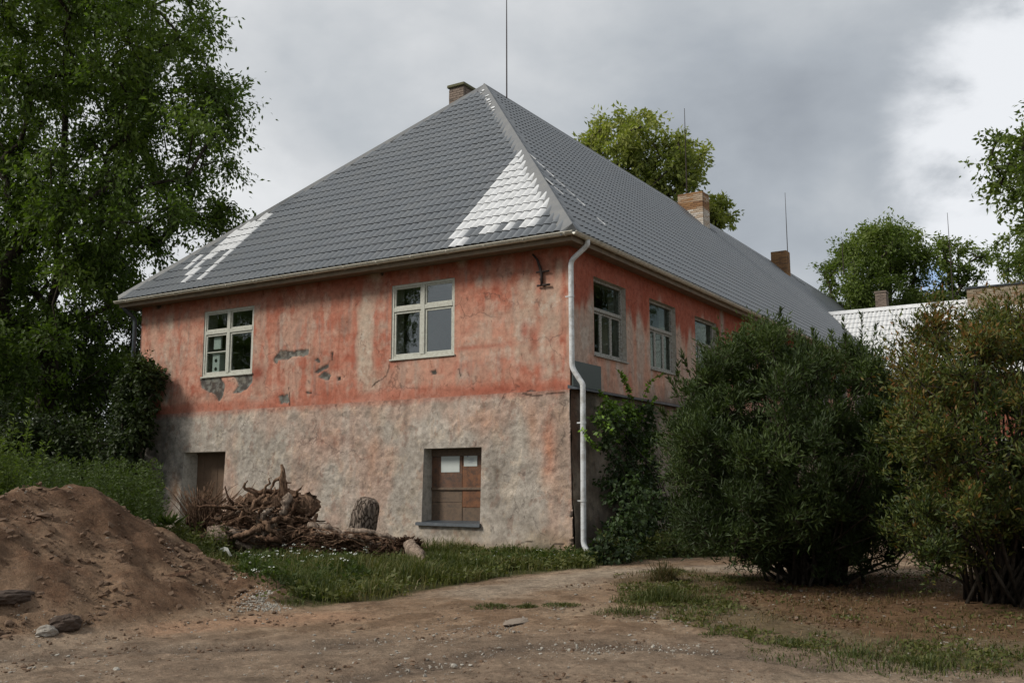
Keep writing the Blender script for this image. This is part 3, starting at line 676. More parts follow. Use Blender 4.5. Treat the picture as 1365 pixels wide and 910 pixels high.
boxo('board', (xm+.004, D0, .86), (x1-.12, D0+.03, 1.20), MAT['board2'], bwr, label='bright orange-brown board'); boxo('board', (xm+.004, D0+.006, z0), (x1-.12, D0+.03, .855), MAT['board3'], bwr); boxo('board', (x1-.115, D0, z0), (x1, D0+.03, 1.20), MAT['board'], bwr)
boxo('batten', (x0+.005, D0-.03, 1.195), (x1-.005, D0+.001, 1.245), MAT['board3'], bwr, label='dark horizontal batten')
boxo('notice', (x0+.235, D0-.008, 1.545), (x0+.68, D0-.003, 1.895), MAT['paper'], bwr, 0, label='larger blank sheet of pale paper')
nt = boxo('notice', (x0+.785, D0-.010, 1.655), (x0+1.10, D0-.004, 1.905), MAT['paper'], bwr, 0, label='smaller sheet of paper with faded print')
m = MB()
for (a, b_, c_, d_) in ((.86, .89, 1.835, 1.86), (.93, 1.02, 1.80, 1.806), (.88, 1.03, 1.775, 1.781), (.92, 1.04, 1.75, 1.756), (.90, 1.00, 1.725, 1.731)): m.box((x0+a, D0-.013, c_), (x0+b_, D0-.0105, d_))
m.build('print', simple('faded_print', (.22, .24, .30), .9), bwr)
m = MB(); m.add([(x0-.10, -.20, z0-.045), (x1+.03, -.20, z0-.06), (x1+.03, -.19, z0+.0), (x0-.10, -.19, z0+.015), (x0-.02, .25, z0+.05), (x1, .25, z0+.045), (x0-.02, .25, z0-.02), (x1, .25, z0-.02)],
      [(0, 1, 2, 3), (3, 2, 5, 4), (1, 7, 5, 2), (0, 3, 4, 6), (0, 6, 7, 1)]); m.build('sill', MAT['darkmetal'], bwr)
x0, x1, z0, z1 = DR; D0 = .34
dr = empty('door', (0, 0, 0), parent=house, label='plain brown plank door in a deep opening')
deep_reveal(x0, x1, z0, z1, D0+.12, dr)
for k in range(6): a = x0+(x1-x0)*k/6; boxo('plank', (a+.003, D0+.003*(k % 2), z0-.05), (a+(x1-x0)/6-.003, D0+.05, z1-.04), MAT['door'], dr)
boxo('lintel', (x0, D0-.03, z1-.04), (x1, D0+.06, z1-.001), MAT['door'], dr)

# ---- ledge, plate, anchor
m = MB(); m.add([(0.001, -.10, 3.10), (.20, -.10, 3.035), (.20, -.10, 3.01), (0.001, -.10, 3.03), (0.001, 27.9, 3.10), (.20, 27.9, 3.035), (.20, 27.9, 3.01), (0.001, 27.9, 3.03)],
                [(0, 3, 2, 1), (4, 5, 6, 7), (0, 1, 5, 4), (1, 2, 6, 5), (2, 3, 7, 6)]); m.build('ledge', MAT['darkmetal'], house)
boxo('metal_plate', (.03, .02, 3.085), (.06, 1.16, 3.56), MAT['greenplate'], house, label='dark green metal plate standing on the ledge by the corner')
m = MB(); A = lambda px, py: tuple(onY(px, py, -.05))
m.tube([A(710, 339), A(716, 346), A(720, 357), A(722, 366), A(722, 381)], [.018, .024, .028, .028, .026], 8); m.tube([A(715, 363), A(723, 362), A(732, 361)], .018, 6); m.tube([A(716, 381), A(723, 380), A(733, 379)], .020, 6)
m.tube([A(721, 372), onY(721, 372, .03)], .03, 6); m.build('wall_anchor', MAT['iron'], house, smooth=True, label='black bent iron wall anchor near the corner')

# ---- eaves
def soffit():
    m = MB()
    m.box((WX-.28, -.42, 5.735), (.28, -.001, 5.765)); m.box((.001, 0.001, 5.735), (.28, LY+.3, 5.765)); m.box((WX-.28, 0.001, 5.735), (WX-.001, LY+.3, 5.765))
    m.build('soffit', MAT['soffit'], house)
    m = MB(); m.box((WX-.30, -.45, 5.70), (.28, -.421, 5.84)); m.box((.281, -.45, 5.70), (.31, LY+.3, 5.84)); m.box((WX-.31, -.42, 5.70), (WX-.281, LY+.3, 5.84)); m.build('fascia', MAT['soffit'], house)
soffit()
GR = .062
prof = [(math.cos(a)*GR, math.sin(a)*GR) for a in np.linspace(math.pi, 2*math.pi, 9)]+[(math.cos(a)*(GR-.006), math.sin(a)*(GR-.006)) for a in np.linspace(2*math.pi, math.pi, 9)]
gc = -.455-GR; gz0 = 5.845
m = MB(); m.extr([(gc+p, gz0+q) for p, q in prof], WX-.36, .38, 'x'); m.extr([(gc-GR, gz0+.002), (gc-GR-.012, gz0+.002), (gc-GR-.012, gz0-.012), (gc-GR, gz0-.012)], WX-.36, .38+.012, 'x')
gt = m.build('gutter', MAT['gutter'], house, smooth=False)
m = MB(); m.extr([(-gc-.14+p, gz0+.001+q) for p, q in prof], -.52, 27.4, 'y'); m.extr([(-gc-.14+GR, gz0+.002), (-gc-.14+GR+.012, gz0+.002), (-gc-.14+GR+.012, gz0-.012), (-gc-.14+GR, gz0-.012)], -.53, 27.4, 'y')
gt2 = m.build('gutter', MAT['gutter'], house)
gb = None
def hook(x, y, par, ax):
    m = MB(); r = GR+.006
    p = [(math.cos(a)*r, math.sin(a)*r) for a in np.linspace(math.pi, 2*math.pi, 7)]+[(math.cos(a)*(r+.006), math.sin(a)*(r+.006)) for a in np.linspace(2*math.pi, math.pi, 7)]
    if ax == 'x': m.extr([(gc+a, gz0+b) for a, b in p], x-.014, x+.014, 'x')
    else: m.extr([(-gc-.14+a, gz0+b) for a, b in p], y-.014, y+.014, 'y')
    return m.build('bracket', MAT['gutter'], par)
for k in range(15): hook(WX+.1+k*.88, 0, gt, 'x')
for k in range(28): hook(0, .3+k*.95, gt2, 'y')
# near downpipe: offset below the gutter, set-off over the thicker lower wall, shoe at the foot
pr_ = .050
def downpipe(path, mat, label, collars):
    m = MB()
    # rounded bends
    P = [Vector(p) for p in path]; out = [P[0]]
    for a, b, c in zip(P[:-2], P[1:-1], P[2:]):
        d1 = (a-b).normalized(); d2 = (c-b).normalized(); r = min(.09, (a-b).length*.45, (c-b).length*.45)
        for t in (0, .25, .5, .75, 1): out.append((b+d1*r)*(1-t)**2 + b*2*t*(1-t) + (b+d2*r)*t*t)
    out.append(P[-1]); m.tube(out, pr_, 14)
    o = m.build('downpipe', mat, house, smooth=True, label=label)
    for c in collars:
        q = MB(); c = Vector(c); q.tube([c-Vector((0, 0, .02)), c+Vector((0, 0, .02))], pr_+.008, 14); q.box((c.x-.12, c.y-.012, c.z-.012), (c.x-.05, c.y+.012, c.z+.012)); q.build('bracket', mat, o)
    return o
px_ = .085
downpipe([(-gc-.14, .04, 5.80), (-gc-.14, .04, 5.70), (px_-.015, -.05, 5.42), (px_-.015, -.05, 3.42), (px_+.14, -.02, 3.17), (px_+.19, -.02, 3.10), (px_+.17, -.03, .22), (px_+.30, -.05, .06)], MAT['pipe'], 'white downpipe at the near corner', [(px_-.015, -.05, 4.75), (px_+.185, -.02, 2.4), (px_+.175, -.03, 1.0)])
downpipe([(WX-.2, -.40, 5.80), (WX-.2, -.38, 5.68), (WX-.12, -.10, 5.45), (WX-.12, -.10, .2)], MAT['darkmetal'], 'dark downpipe at the far left corner', [(WX-.12, -.1, 4.4)])

# ---- roof
def unit(v): v = np.asarray(v, float); return v/np.linalg.norm(v)
FV = unit((0, 6.78, 6.5)); FU = np.array([1., 0, 0]); FN = np.cross(FU, FV); FO = np.array([0, -.47, 5.9-.07*.9587])+FN*.045
RV = unit((-6.41, 0, 6.57)); RU = np.array([0, 1., 0]); RN = np.cross(RU, RV); RO = np.array([.33, 0, 5.83])+RN*.045
TW, TL = .183, .35
def tile_geo(segs, h=.054, step=.019):
    v = []; f = []
    for j, (vy, hz) in enumerate(((0, step), (.03, step+.001), (TL+.02, -.001))):
        for i in range(segs+1):
            u = TW*i/segs; w = max(0, math.sin(math.pi*i/segs))**1.1
            v.append((u-TW/2, vy-(.058*w if j < 2 else 0), hz+h*w))
    n = segs+1
    for j in range(2):
        for i in range(segs): f.append((j*n+i, j*n+i+1, (j+1)*n+i+1, (j+1)*n+i))
    base = len(v)
    for i in range(segs+1):
        v.append(v[i]); 
    for i in range(segs+1): x, y, z = v[i]; v.append((x, y+.004, z-.024))
    for i in range(segs): f.append((base+i+1, base+i, base+n+i, base+n+i+1))
    return np.array(v), np.array(f)
def under(poly, name='roof'):
    pass
# solid roof body just below the tiles
ridge_far = np.array([-6.1, LY+.3, 12.4])
e = .45; ex = .31
rv = [(ex, -e, 5.83), (WX-ex, -e, 5.83), tuple(APX-[0, 0, .03]), tuple(ridge_far-[0, 0, .03]), (ex, LY+.3, 5.83), (WX-ex, LY+.3, 5.83)]
m = MB(); m.add(rv, [(1, 0, 2), (0, 4, 3, 2), (5, 1, 2, 3), (4, 5, 3), (0, 1, 5, 4)])
roof = m.build('roof', MAT['roof'], house)
m = MB(); m.box((WX-.30, -.445, 5.842), (.30, -.40, 5.905)); m.box((.26, -.39, 5.842), (.305, LY+.28, 5.905)); m.build('eave_gap_shade', MAT['black'], roof)  # black strips stand in for the shade between tile edge and gutter
roof_front_limits = lambda v: (WX-ex+v/math.hypot(6.83, 6.55)*(6.1+ex), ex-v/math.hypot(6.83, 6.55)*(6.1+ex))
def basis(U, V, N, P):
    return Matrix(((U[0], V[0], N[0], P[0]), (U[1], V[1], N[1], P[1]), (U[2], V[2], N[2], P[2]), (0, 0, 0, 1)))
def lipmat(f, segs, n=1): a = np.zeros(len(f), int); a[2*segs:] = 1; return np.tile(a, n)
tv, tf = tile_geo(8)
def tmesh(mat):
    me = npmesh('roof_tile', tv, tf, [mat, MAT['tile_edge']], True, fmat=lipmat(tf, 8)); return me
TM = {'g': tmesh(MAT['roof']), 'w': tmesh(MAT['film'])}
rows = int(9.42/TL); cand = []
for k in range(rows):
    v = k*TL; a, b_ = roof_front_limits(v+TL*.6)
    for c in range(-70, 4):
        x = c*TW+.05
        if x-TW*.3 < a or x+TW*.3 > b_: continue
        P = FO+FV*v+FU*x+FN*.012
        P = P + FN*.010*(vn(c*.31+3, k*.37)-.5)+FV*.012*(vn(c*.17+9, k*1.7)-.5)
        white = False
        if x > -2.68 and k >= 1:
            white = True
            if k == 1 and x < -2.3: white = True
            elif k == 1: white = (-1.95 < x < -1.1) and c % 4 != 0 or (-.9 < x < -.6)
        if x > -2.68 and k == 0: white = x < -2.1 and c % 3 != 1
        if k == 2 and x > -1.0: white = c % 3 != 0
        ax = -9.75
        if -10.62 < x < ax and 2 <= k <= 9: white = True
        if -10.55 < x < ax and 1 <= k <= 4: white = (c+k) % 3 != 0 and not (-10.2 < x < -9.95)
        if ax-.19 < x < ax and k >= 1 and k < 9: white = True
        if -11.2 < x < -10.6 and 3 <= k <= 4: white = c % 2 == 0
        cand.append((np.linalg.norm(P-CAM), P, white, c, k))
cand.sort(key=lambda t: t[0])
# an edge tile cut by the hip keeps its place under the cap
field = {'g': [], 'w': []}
for i, (d, P, wh, c, k) in enumerate(cand):
    if i < 300:
        o = bpy.data.objects.new('roof_tile', TM['w' if wh else 'g']); o.matrix_world = basis(FU, FV, FN, P); link(o, roof)
    else: field['w' if wh else 'g'].append(P)
def stamp(name, Pl, U, V, N, geo, mat, parent, kind='stuff', label=None):
    v, f = geo; Pl = np.array(Pl)
    W_ = v[:, 0:1]*U+v[:, 1:2]*V+v[:, 2:3]*N
    VV = (Pl[:, None, :]+W_[None]).reshape(-1, 3); FF = (f[None]+(np.arange(len(Pl))*len(v))[:, None, None]).reshape(-1, 4)
    me = npmesh(name, VV, FF, [mat, MAT['tile_edge']], True, fmat=lipmat(f, len(f)//3, len(Pl))); return link(bpy.data.objects.new(name, me), parent, kind=kind, label=label)
stamp('roof_tile_field', field['g'], FU, FV, FN, (tv, tf), MAT['roof'], roof)
stamp('roof_tile_field', field['w'], FU, FV, FN, (tv, tf), MAT['film'], roof, label='white film still on the tiles')
Pr = []; rowsR = int(9.3/TL)
for k in range(rowsR):
    v = k*TL; t = (v+TL*.6)/9.18*6.5
    y0 = -e+t*6.83/6.5
    for c in range(int(y0/TW)-2, int((LY+.2)/TW)):
        y = c*TW
        if y-TW*.3 < y0: continue
        Pr.append(RO+RV*v+RU*y+RN*.012)
stamp('roof_tile_field', Pr, RU, RV, RN, tile_geo(4), MAT['roof'], roof)
# film scraps along the joints of the sheets on the long slope
STREAK = (2.33, 1.38)
for yc, ks in ((STREAK[0], range(3, 11)), (STREAK[1], range(4, 7))):
    for k in ks:
        if k == 4: continue
        v0 = k*TL+.05+.03*rng.random(); v1 = v0+.26+.05*rng.random()
        vv = []
        for v, hh in ((v0, .082), (v1, .068)):
            for dy in (-.022, .022): vv.append(RO+RV*v+RU*(yc+dy+.01*rng.normal())+RN*hh)
        vv += [p-RN*.02 for p in vv]
        m = MB(); m.add(vv, [(0, 1, 3, 2), (4, 6, 7, 5), (0, 4, 5, 1), (2, 3, 7, 6), (0, 2, 6, 4), (1, 5, 7, 3)]); m.build('film_scrap', MAT['film'], roof)
def cap(A, B, sides, name='hip_cap', mat='cap'):
    """folded flashing; sides = (vector, width) on the two slopes"""
    A = np.array(A); B = np.array(B); n = 14; v = []
    for i in range(n+1):
        P = A+(B-A)*i/n
        for s, wd in sides: pass
        (s1, w1), (s2, w2) = sides
        v += [P+s1*w1+(0, 0, .085), P+(0, 0, .145), P+s2*w2+(0, 0, .085), P+s1*w1+(0, 0, .01), P+s2*w2+(0, 0, .01)]
    f = []
    for i in range(n):
        a = i*5; b = a+5
        f += [(a, a+1, b+1, b), (a+1, a+2, b+2, b+1), (a+3, a, b, b+3), (a+2, a+4, b+4, b+2)]
    f += [(0, 3, 1), (1, 4, 2), (1, 3, 4)]
    m = MB(); m.add(v, f); return m.build(name, MAT[mat], roof)
hipdir = unit(APX-np.array([ex, -e, 5.85]))
s_front = unit(np.cross(hipdir, FN)); s_front = s_front if s_front[0] < 0 else -s_front
s_right = unit(np.cross(hipdir, RN)); s_right = s_right if s_right[1] > 0 else -s_right
cap((ex+.03, -e-.03, 5.86), APX+[0, 0, .03], ((s_front, .24), (s_right, .13)))
hd2 = unit(APX-np.array([WX-ex, -e, 5.85])); LN = unit((-6.57, 0, 6.41)); sf2 = unit(np.cross(hd2, FN)); sf2 = sf2 if sf2[0] > 0 else -sf2; sl2 = unit(np.cross(hd2, LN)); sl2 = sl2 if sl2[1] > 0 else -sl2
cap((WX-ex-.03, -e-.03, 5.86), APX+[0, 0, .03], ((sf2, .12), (sl2, .15)))
cap(APX+[0, -.05, .03], ridge_far+[0, 0, .03], ((unit((1, 0, -1)), .15), (unit((-1, 0, -1)), .15)), 'ridge_cap')
# white film left on the hip cap
for (t, s, wd, ln) in ((.955, .12, .06, .07), (.945, .20, .03, .04), (.895, .10, .035, .11), (.878, .16, .03, .04), (.86, .13, .06, .10), (.838, .13, .03, .10), (.82, .15, .045, .05), (.785, .13, .06, .10), (.765, .15, .04, .07), (.74, .2, .012, .02), (.71, .19, .01, .02), (.67, .18, .01, .02)):
    P = np.array((ex, -e, 5.89))+(APX-np.array([ex, -e, 5.86]))*t + s_front*s + np.array((0, 0, .115-.05*(s/.24)))
    nrm = FN; q = MB(); vv = []
    for a, b_ in ((-1, -.6), (0, -1), (1, -.5), (.8, .6), (0, 1), (-.9, .5)): vv.append(P+hipdir*a*wd*1.15+s_front*b_*ln*.6+nrm*.04)
    vv += [p-nrm*.02 for p in vv]
    q.add(vv, [tuple(range(6)), tuple(range(11, 5, -1))]+[(i, i+6, (i+1) % 6+6, (i+1) % 6) for i in range(6)]); q.build('film_patch', MAT['film'], roof)

# ---- chimneys
def chimney(x0, x1, y0, y1, z0, z1, mats, parent, rowm=None, capm=None, cap_over=.05, bl=.25, bh=.077, label=None, corbel=0, name='chimney'):
    ch = MB(); ch.box((x0+.012, y0+.012, z0), (x1-.012, y1-.012, z1-.01)); co_ = ch.build(name, MAT['mortar'], parent, label=label)
    rows_ = int((z1-z0)/bh); meshes = {}
    for k in range(rows_):
        z = z0+k*bh; off = (k % 2)*.5; mt = rowm(k/rows_) if rowm else mats[0]
        ex = corbel if k >= rows_-5 and corbel else 0
        for (a0, a1, fx) in ((x0-ex, x1+ex, 'x'), (y0-ex, y1+ex, 'y')):
            L_ = a1-a0; n = max(1, round(L_/(bl+.01))); w_ = L_/n
            cuts = [a0+w_*i for i in range(n+1)] if not off else [a0]+[a0+w_*(i+.5) for i in range(n)]+[a1]
            for p, q in zip(cuts[:-1], cuts[1:]):
                if fx == 'y': 
                    p = max(p, y0-ex+.115); q_ = min(q, y1+ex-.002)
                    if q_-p < .04: continue
                    q = q_
                key = (round(q-p, 3), fx, mt)
                if key not in meshes:
                    l = q-p-.012; mm = MB(); hb_ = bh-.012
                    if fx == 'x': mm.box((0, 0, 0), (l, .11, hb_))
                    else: mm.box((-.11, 0, 0), (0, l, hb_))
                    me = bpy.data.meshes.new('brick'); me.from_pydata(np.concatenate(mm.v).tolist(), [], mm.f); me.materials.append(MAT[mt]); meshes[key] = me
                o = bpy.data.objects.new('brick', meshes[key]); j = .004*rng.random()
                o.location = (p+.006, y0-ex-j, z) if fx == 'x' else (x1+ex+j, p+.006, z)
                link(o, co_)
    if capm: boxo('chimney_cap', (x0-cap_over, y0-cap_over, z1-.01), (x1+cap_over, y1+cap_over, z1+.09), MAT[capm], co_, bev=.015)
    return co_
def chim_at(pl, pc, pr2, ytop_px, y, dpt, z0, **kw):
    """front face spans pixels pl..pc on the plane y; depth from the right side"""
    a = onY(pl, ytop_px, y); b = onY(pc, ytop_px, y)
    return chimney(a[0], b[0], y, y+dpt, z0, b[2], **kw)
chim_at(598.5, 618, 634, 113, 9.2, .95, 9.0, mats=['brick_brown'], parent=house, capm='mosscap', label='squat brown brick chimney with a mossy cap')
chim_at(903, 936, 946, 254, 20.5, .75, 11.0, mats=['brick_white'], parent=house, rowm=lambda t: ('brick_rust' if (t > .92 or .66 < t < .78) else ('brick_mixed' if t > .6 else 'brick_white')), label='white brick chimney with rust-brown top courses', corbel=.0)
chim_at(1027, 1048, 1051, 333, 32.5, .6, 11.6, mats=['brick_rust'], parent=house, label='rust-brown brick chimney')
for (yy, w_, zz) in ((21.6, .9, 11.45), (35.2, 1.2, 11.7)):
    m = MB(); P = np.array((.31-(zz-5.83)*.9756+.02, yy, zz)); vv = [P+RU*a*w_/2+RV*b_+RN*c_ for c_ in (.02, .14) for a, b_ in ((-1, 0), (1, 0), (1, .5), (-1, .5))]
    m.add(vv, [(0, 3, 2, 1), (4, 5, 6, 7), (0, 1, 5, 4), (1, 2, 6, 5), (2, 3, 7, 6), (3, 0, 4, 7)]); m.build('roof_hatch', MAT['darkmetal'], house)
def rod(px, pyt, pyb, dep, parent, r=.02, **kw):
    a = at(px, pyb, dep); b = np.array(at(px-.5, pyt, dep)); b[:2] = a[:2]; m = MB(); m.tube([a-[0, 0, .6], a+(b-a)*.5, b], [r, r*.8, r*.4], 6); return m.build('lightning_rod', MAT['iron'], parent, **kw)
rod(675.5, -60, 134, 29.2, house, .022); rod(915.5, 138, 256, 42.5, house, .03); rod(1051, 252, 362, 55, house, .03)

# ================================================================== WING WITH GLARE-WHITE ROOF
wing = empty('brick_house', (0, 0, 0), label='low wing with a tiled roof painted glare-white and dull red wall behind the bushes', cat='house')
RY, RZ = 31.07, 9.30
boxo('wall', (.16, 28.0, -.2), (14, 34.1, 5.75), MAT['redwall'], wing)
m = MB(); rid = [(-4.5, RY, RZ), (14.3, RY, RZ)]
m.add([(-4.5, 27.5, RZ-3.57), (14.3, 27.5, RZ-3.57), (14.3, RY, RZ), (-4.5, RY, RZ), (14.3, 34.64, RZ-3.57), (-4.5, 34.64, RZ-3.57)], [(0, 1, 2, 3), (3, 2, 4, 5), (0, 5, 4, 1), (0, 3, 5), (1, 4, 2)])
wroof = m.build('roof', MAT['film'], wing)  # glare on the wing roof is put into its white colour
WV = unit((0, 1, 1)); WN = np.cross(FU, WV)
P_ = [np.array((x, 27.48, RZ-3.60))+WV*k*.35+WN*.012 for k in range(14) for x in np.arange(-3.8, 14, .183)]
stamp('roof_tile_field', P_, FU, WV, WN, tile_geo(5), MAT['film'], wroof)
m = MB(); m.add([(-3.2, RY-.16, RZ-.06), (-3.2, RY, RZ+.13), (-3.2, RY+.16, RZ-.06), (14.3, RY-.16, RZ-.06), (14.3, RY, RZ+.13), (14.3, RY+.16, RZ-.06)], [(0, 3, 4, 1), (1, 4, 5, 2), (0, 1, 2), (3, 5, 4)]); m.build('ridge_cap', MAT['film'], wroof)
for q in ((1.6, 2.8), (4.2, 5.4), (7, 8.2)):
    f = MB(); bar(f, 'y', q[0], q[1], 1.5, 3.2, 27.95, 28.02); fw_ = f.build('window', MAT['oldframe'], wing); g = MB(); bar(g, 'y', q[0]+.08, q[1]-.08, 1.6, 3.1, 27.93, 27.948); g.build('pane', MAT['darkmetal'], fw_)
chimney(3.05, 6.5, RY-.45, RY+.05, 8.55, 9.80, ['brick_yellow'], wing, label='long low wall of yellow-brown bricks above the white roof', name='parapet', bl=.25)
boxo('coping', (2.98, RY-.52, 9.80), (6.6, RY+.12, 9.86), MAT['darkmetal'], wing)
a = onY(1166, 391, 31.6); b = onY(1181, 391, 31.6)
chimney(a[0], b[0], 31.6, 32.1, 8.4, a[2], ['brick_brown'], wing, label='small brown brick chimney behind the white ridge', capm='mortar', cap_over=.03)
rod(1272, 278, 420, 50, wing, .03); rod(1124, 315, 352, 58, wing, .03)

# ================================================================== PLANTS
def rand_unit(n):
    v = rng.normal(size=(n, 3)); return v/np.linalg.norm(v, axis=1)[:, None]
def nrm(v): return v/(np.linalg.norm(v, axis=-1, keepdims=True)+1e-9)
def leaf_mesh(P, A, L, Wd, tint, flat=.6):
    """rhombic leaves: base points P, axes A, lengths L, half widths Wd"""
    n = len(P); R = rand_unit(n); R[:, 2] *= (1-flat)
    up = nrm(np.array([0, 0, 1.])*flat+R); S = nrm(np.cross(A, up)); Nn = np.cross(S, A)
    L = L[:, None]; Wd = Wd[:, None]
    V = np.stack([P, P+A*L*.42+S*Wd, P+A*L-Nn*L*.12, P+A*L*.42-S*Wd], 1).reshape(-1, 3)
    F = np.arange(n*4).reshape(n, 4); return V, F, np.repeat(tint, 4)
def twig_tubes(A, B, r):
    n = len(A); D = nrm(B-A); S = nrm(np.cross(D, rand_unit(n))); T = np.cross(D, S); r = r[:, None]
    ring = [S*r, (-.5*S+.87*T)*r, (-.5*S-.87*T)*r]
    V = np.stack([A+q for q in ring]+[B+q*.4 for q in ring], 1).reshape(-1, 3)
    b = np.arange(n)[:, None]*6
    F = np.concatenate([b+np.array([[0, 1, 4, 3]]), b+np.array([[1, 2, 5, 4]]), b+np.array([[2, 0, 3, 5]])]); return V, F
def crown(parent, mat, C, R, nt, nl, ll, lw, droop=.25, upw=0., name='crown', spread=.16, bark='bark', tint_jit=.22, label=None, tip=None, twr=.008, yellow=None):
    C = np.asarray(C, float); m = len(C); R = np.broadcast_to(R, (m,)); n = m*nt
    D = rand_unit(n); D[:, 2] += upw; D = nrm(D)
    Ct = np.repeat(C, nt, 0); Rt = np.repeat(R, nt)*(.6+.6*rng.random(n))
    A = Ct-D*.15*Rt[:, None]; B = Ct+D*Rt[:, None]; B[:, 2] -= droop*Rt*.5
    t = rng.random((n, nl))**.8*.92+.08
    P = A[:, None]+(B-A)[:, None]*t[..., None]; P[..., 2] -= droop*.3*Rt[:, None]*t*t
    P = (P+rng.normal(size=P.shape)*spread*Rt[:, None, None]).reshape(-1, 3)
    LA = nrm(np.repeat(D, nl, 0)*.8+rand_unit(n*nl)*.9+np.array([0, 0, -droop+upw*.8]))
    ct = rng.random(m)*.45+.25+.12*(C[:, 2]-C[:, 2].mean())/(C[:, 2].std()+.01)
    tint = np.clip(np.repeat(np.repeat(ct, nt), nl)+rng.normal(size=n*nl)*tint_jit*.6, 0, 1)
    k = n*nl; s = .6+.7*rng.random(k)
    V, F, T = leaf_mesh(P, LA, ll*s, lw*s, tint)
    tv_, tf_ = twig_tubes(A, B, np.full(n, twr))
    me = npmesh(name, V, F, [MAT[mat]], False, attrs={'tint': T}); link(bpy.data.objects.new(name, me), parent, label=label)
    me = npmesh('twigs', tv_, tf_, [MAT[bark]], False); link(bpy.data.objects.new('twigs', me), parent, kind='stuff')
def branches(parent, base, top, C, r0, name='trunk', mat='bark', sub=None, wig=.35, stems=None, tipr=.018):
    """trunk and limbs that grow to the leaf clumps: each clump is joined to the nearest lower node"""
    base = np.array(base, float); top = np.array(top, float)
    nodes = []; par = []; k = 7
    for i in range(k+1):
        t = i/k; p = base+(top-base)*t; p[:2] += (np.array([math.sin(t*5+base[0]), math.cos(t*4+base[1])])-np.array([math.sin(base[0]), math.cos(base[1])]))*.22*t
        nodes.append(p); par.append(i-1)
    C = np.asarray(C); C = C[np.argsort(np.linalg.norm(C-nodes[k//2], axis=1))]
    if sub: C = C[::sub]
    for c in C:
        A = np.array(nodes); d = np.linalg.norm(A-c, axis=1)+1.6*np.maximum(A[:, 2]-c[2]+.4, 0)
        d[:2] += 2.5
        j = int(d.argmin()); L_ = np.linalg.norm(c-A[j]); q = max(2, int(L_/.9)); prev = j
        for i in range(1, q+1):
            t = i/q; p = A[j]+(c-A[j])*t
            if i < q: p = p+rng.normal(size=3)*wig*.25*min(L_, 2)
            p[2] += .12*L_*math.sin(math.pi*t)*.6 if i < q else 0
            nodes.append(p); par.append(prev); prev = len(nodes)-1
    n = len(nodes); w = np.zeros(n); ch = [[] for _ in range(n)]
    for i in range(n-1, 0, -1): ch[par[i]].append(i)
    for i in range(n-1, -1, -1): w[i] = 1 if not ch[i] else sum(w[c] for c in ch[i])
    rad = np.maximum(tipr, r0*(w/w[0])**.52)
    m = MB(); done = set()
    for i in range(n):
        if i and i in done: continue
        path = [i]; 
        if i: path = [par[i], i]
        while ch[path[-1]]:
            nx = max(ch[path[-1]], key=lambda c: w[c]); path.append(nx)
        done.update(path)
        rr = [rad[p] for p in path]
        if i: rr[0] = rr[1]
        if len(path) > 1: m.tube([nodes[p] for p in path], rr, 9 if rr[0] > .12 else (6 if rr[0] > .04 else 4))
    return m.build(name, MAT[mat], parent, smooth=True)
def clumps(poly, dep, half, n, mind=0., edge=60.):
    """clump centres spread through a crown: outline as surveyed, thickness falling off to its rim"""
    xs = [p[0] for p in poly]; ys = [p[1] for p in poly]; out = []; tries = 0
    while len(out) < n and tries < n*60:
        tries += 1
        x = rng.uniform(min(xs), max(xs)); y = rng.uniform(min(ys), max(ys))
        if not inpoly(np.array([x]), np.array([y]), poly)[0]: continue
        e = float(dpoly(np.array([x]), np.array([y]), poly)[0]); th = half*math.sqrt(min(1, e/edge+.08))
        p = at(x, y, dep+th*rng.uniform(-1, 1))
        if mind and out and min(np.linalg.norm(p-o) for o in out) < mind: continue
        out.append(p)
    return np.array(out)
def ground_under(px, dep):
    p = at(px, 640, dep); return np.array([p[0], p[1], float(gz(p[0], p[1]))-.1])

# --- large ash-like tree at the left
PL = [(-150, -150), (215, -150), (262, -30), (284, 20), (286, 70), (292, 108), (330, 128), (338, 165), (330, 205), (318, 240), (318, 275), (292, 305), (270, 318), (225, 345), (190, 390), (170, 430), (150, 500), (40, 540), (-150, 560)]
t1 = empty('broadleaf_tree', ground_under(60, 31), label='tall dense dark green tree filling the upper left, overhanging the roof corner', cat='tree', group='trees left of the house')
def reparent(o, p):
    o.parent = p; o.matrix_parent_inverse = Matrix.Translation(-Vector(p.location))
def plant_parts(root, fn):
    before = set(bpy.data.objects); fn()
    for o in set(bpy.data.objects)-before:
        if o.parent == root: o.matrix_parent_inverse = Matrix.Translation(-Vector(root.location))
C1 = clumps(PL, 31, 4.6, 410, .5)
def f():
    branches(t1, t1.location, at(70, 60, 31), C1, .33, sub=1)
    crown(t1, 'leaf_dark', C1, 1.0, 11, 42, .165, .036, droop=.45)
plant_parts(t1, f)
P2 = [(-150, 400), (60, 415), (150, 400), (205, 400), (215, 450), (200, 520), (205, 600), (120, 620), (-150, 620)]
t2 = empty('broadleaf_tree', ground_under(128, 35), label='thinner dark tree behind the tall one, its lower crown beside the far house corner', cat='tree', group='trees left of the house')
C2 = clumps(P2, 35, 4, 200, .5)
def f():
    branches(t2, t2.location, at(120, 300, 35), C2, .26)
    crown(t2, 'leaf_deep', C2, .9, 9, 30, .16, .034, droop=.4)
plant_parts(t2, f)
t3 = empty('hedge_shrub', ground_under(90, 25), label='dark shrubs massed under the tall tree beyond the weeds', cat='shrub')
P3 = [(-160, 520), (0, 545), (40, 560), (90, 575), (150, 570), (185, 545), (205, 560), (200, 660), (-160, 660)]
C3 = clumps(P3, 26, 1.2, 130, .3)
plant_parts(t3, lambda: (branches(t3, t3.location, t3.location+Vector((0, 0, 1.5)), C3, .12, sub=2), crown(t3, 'leaf_deep', C3, .7, 9, 30, .12, .032, droop=.2)))
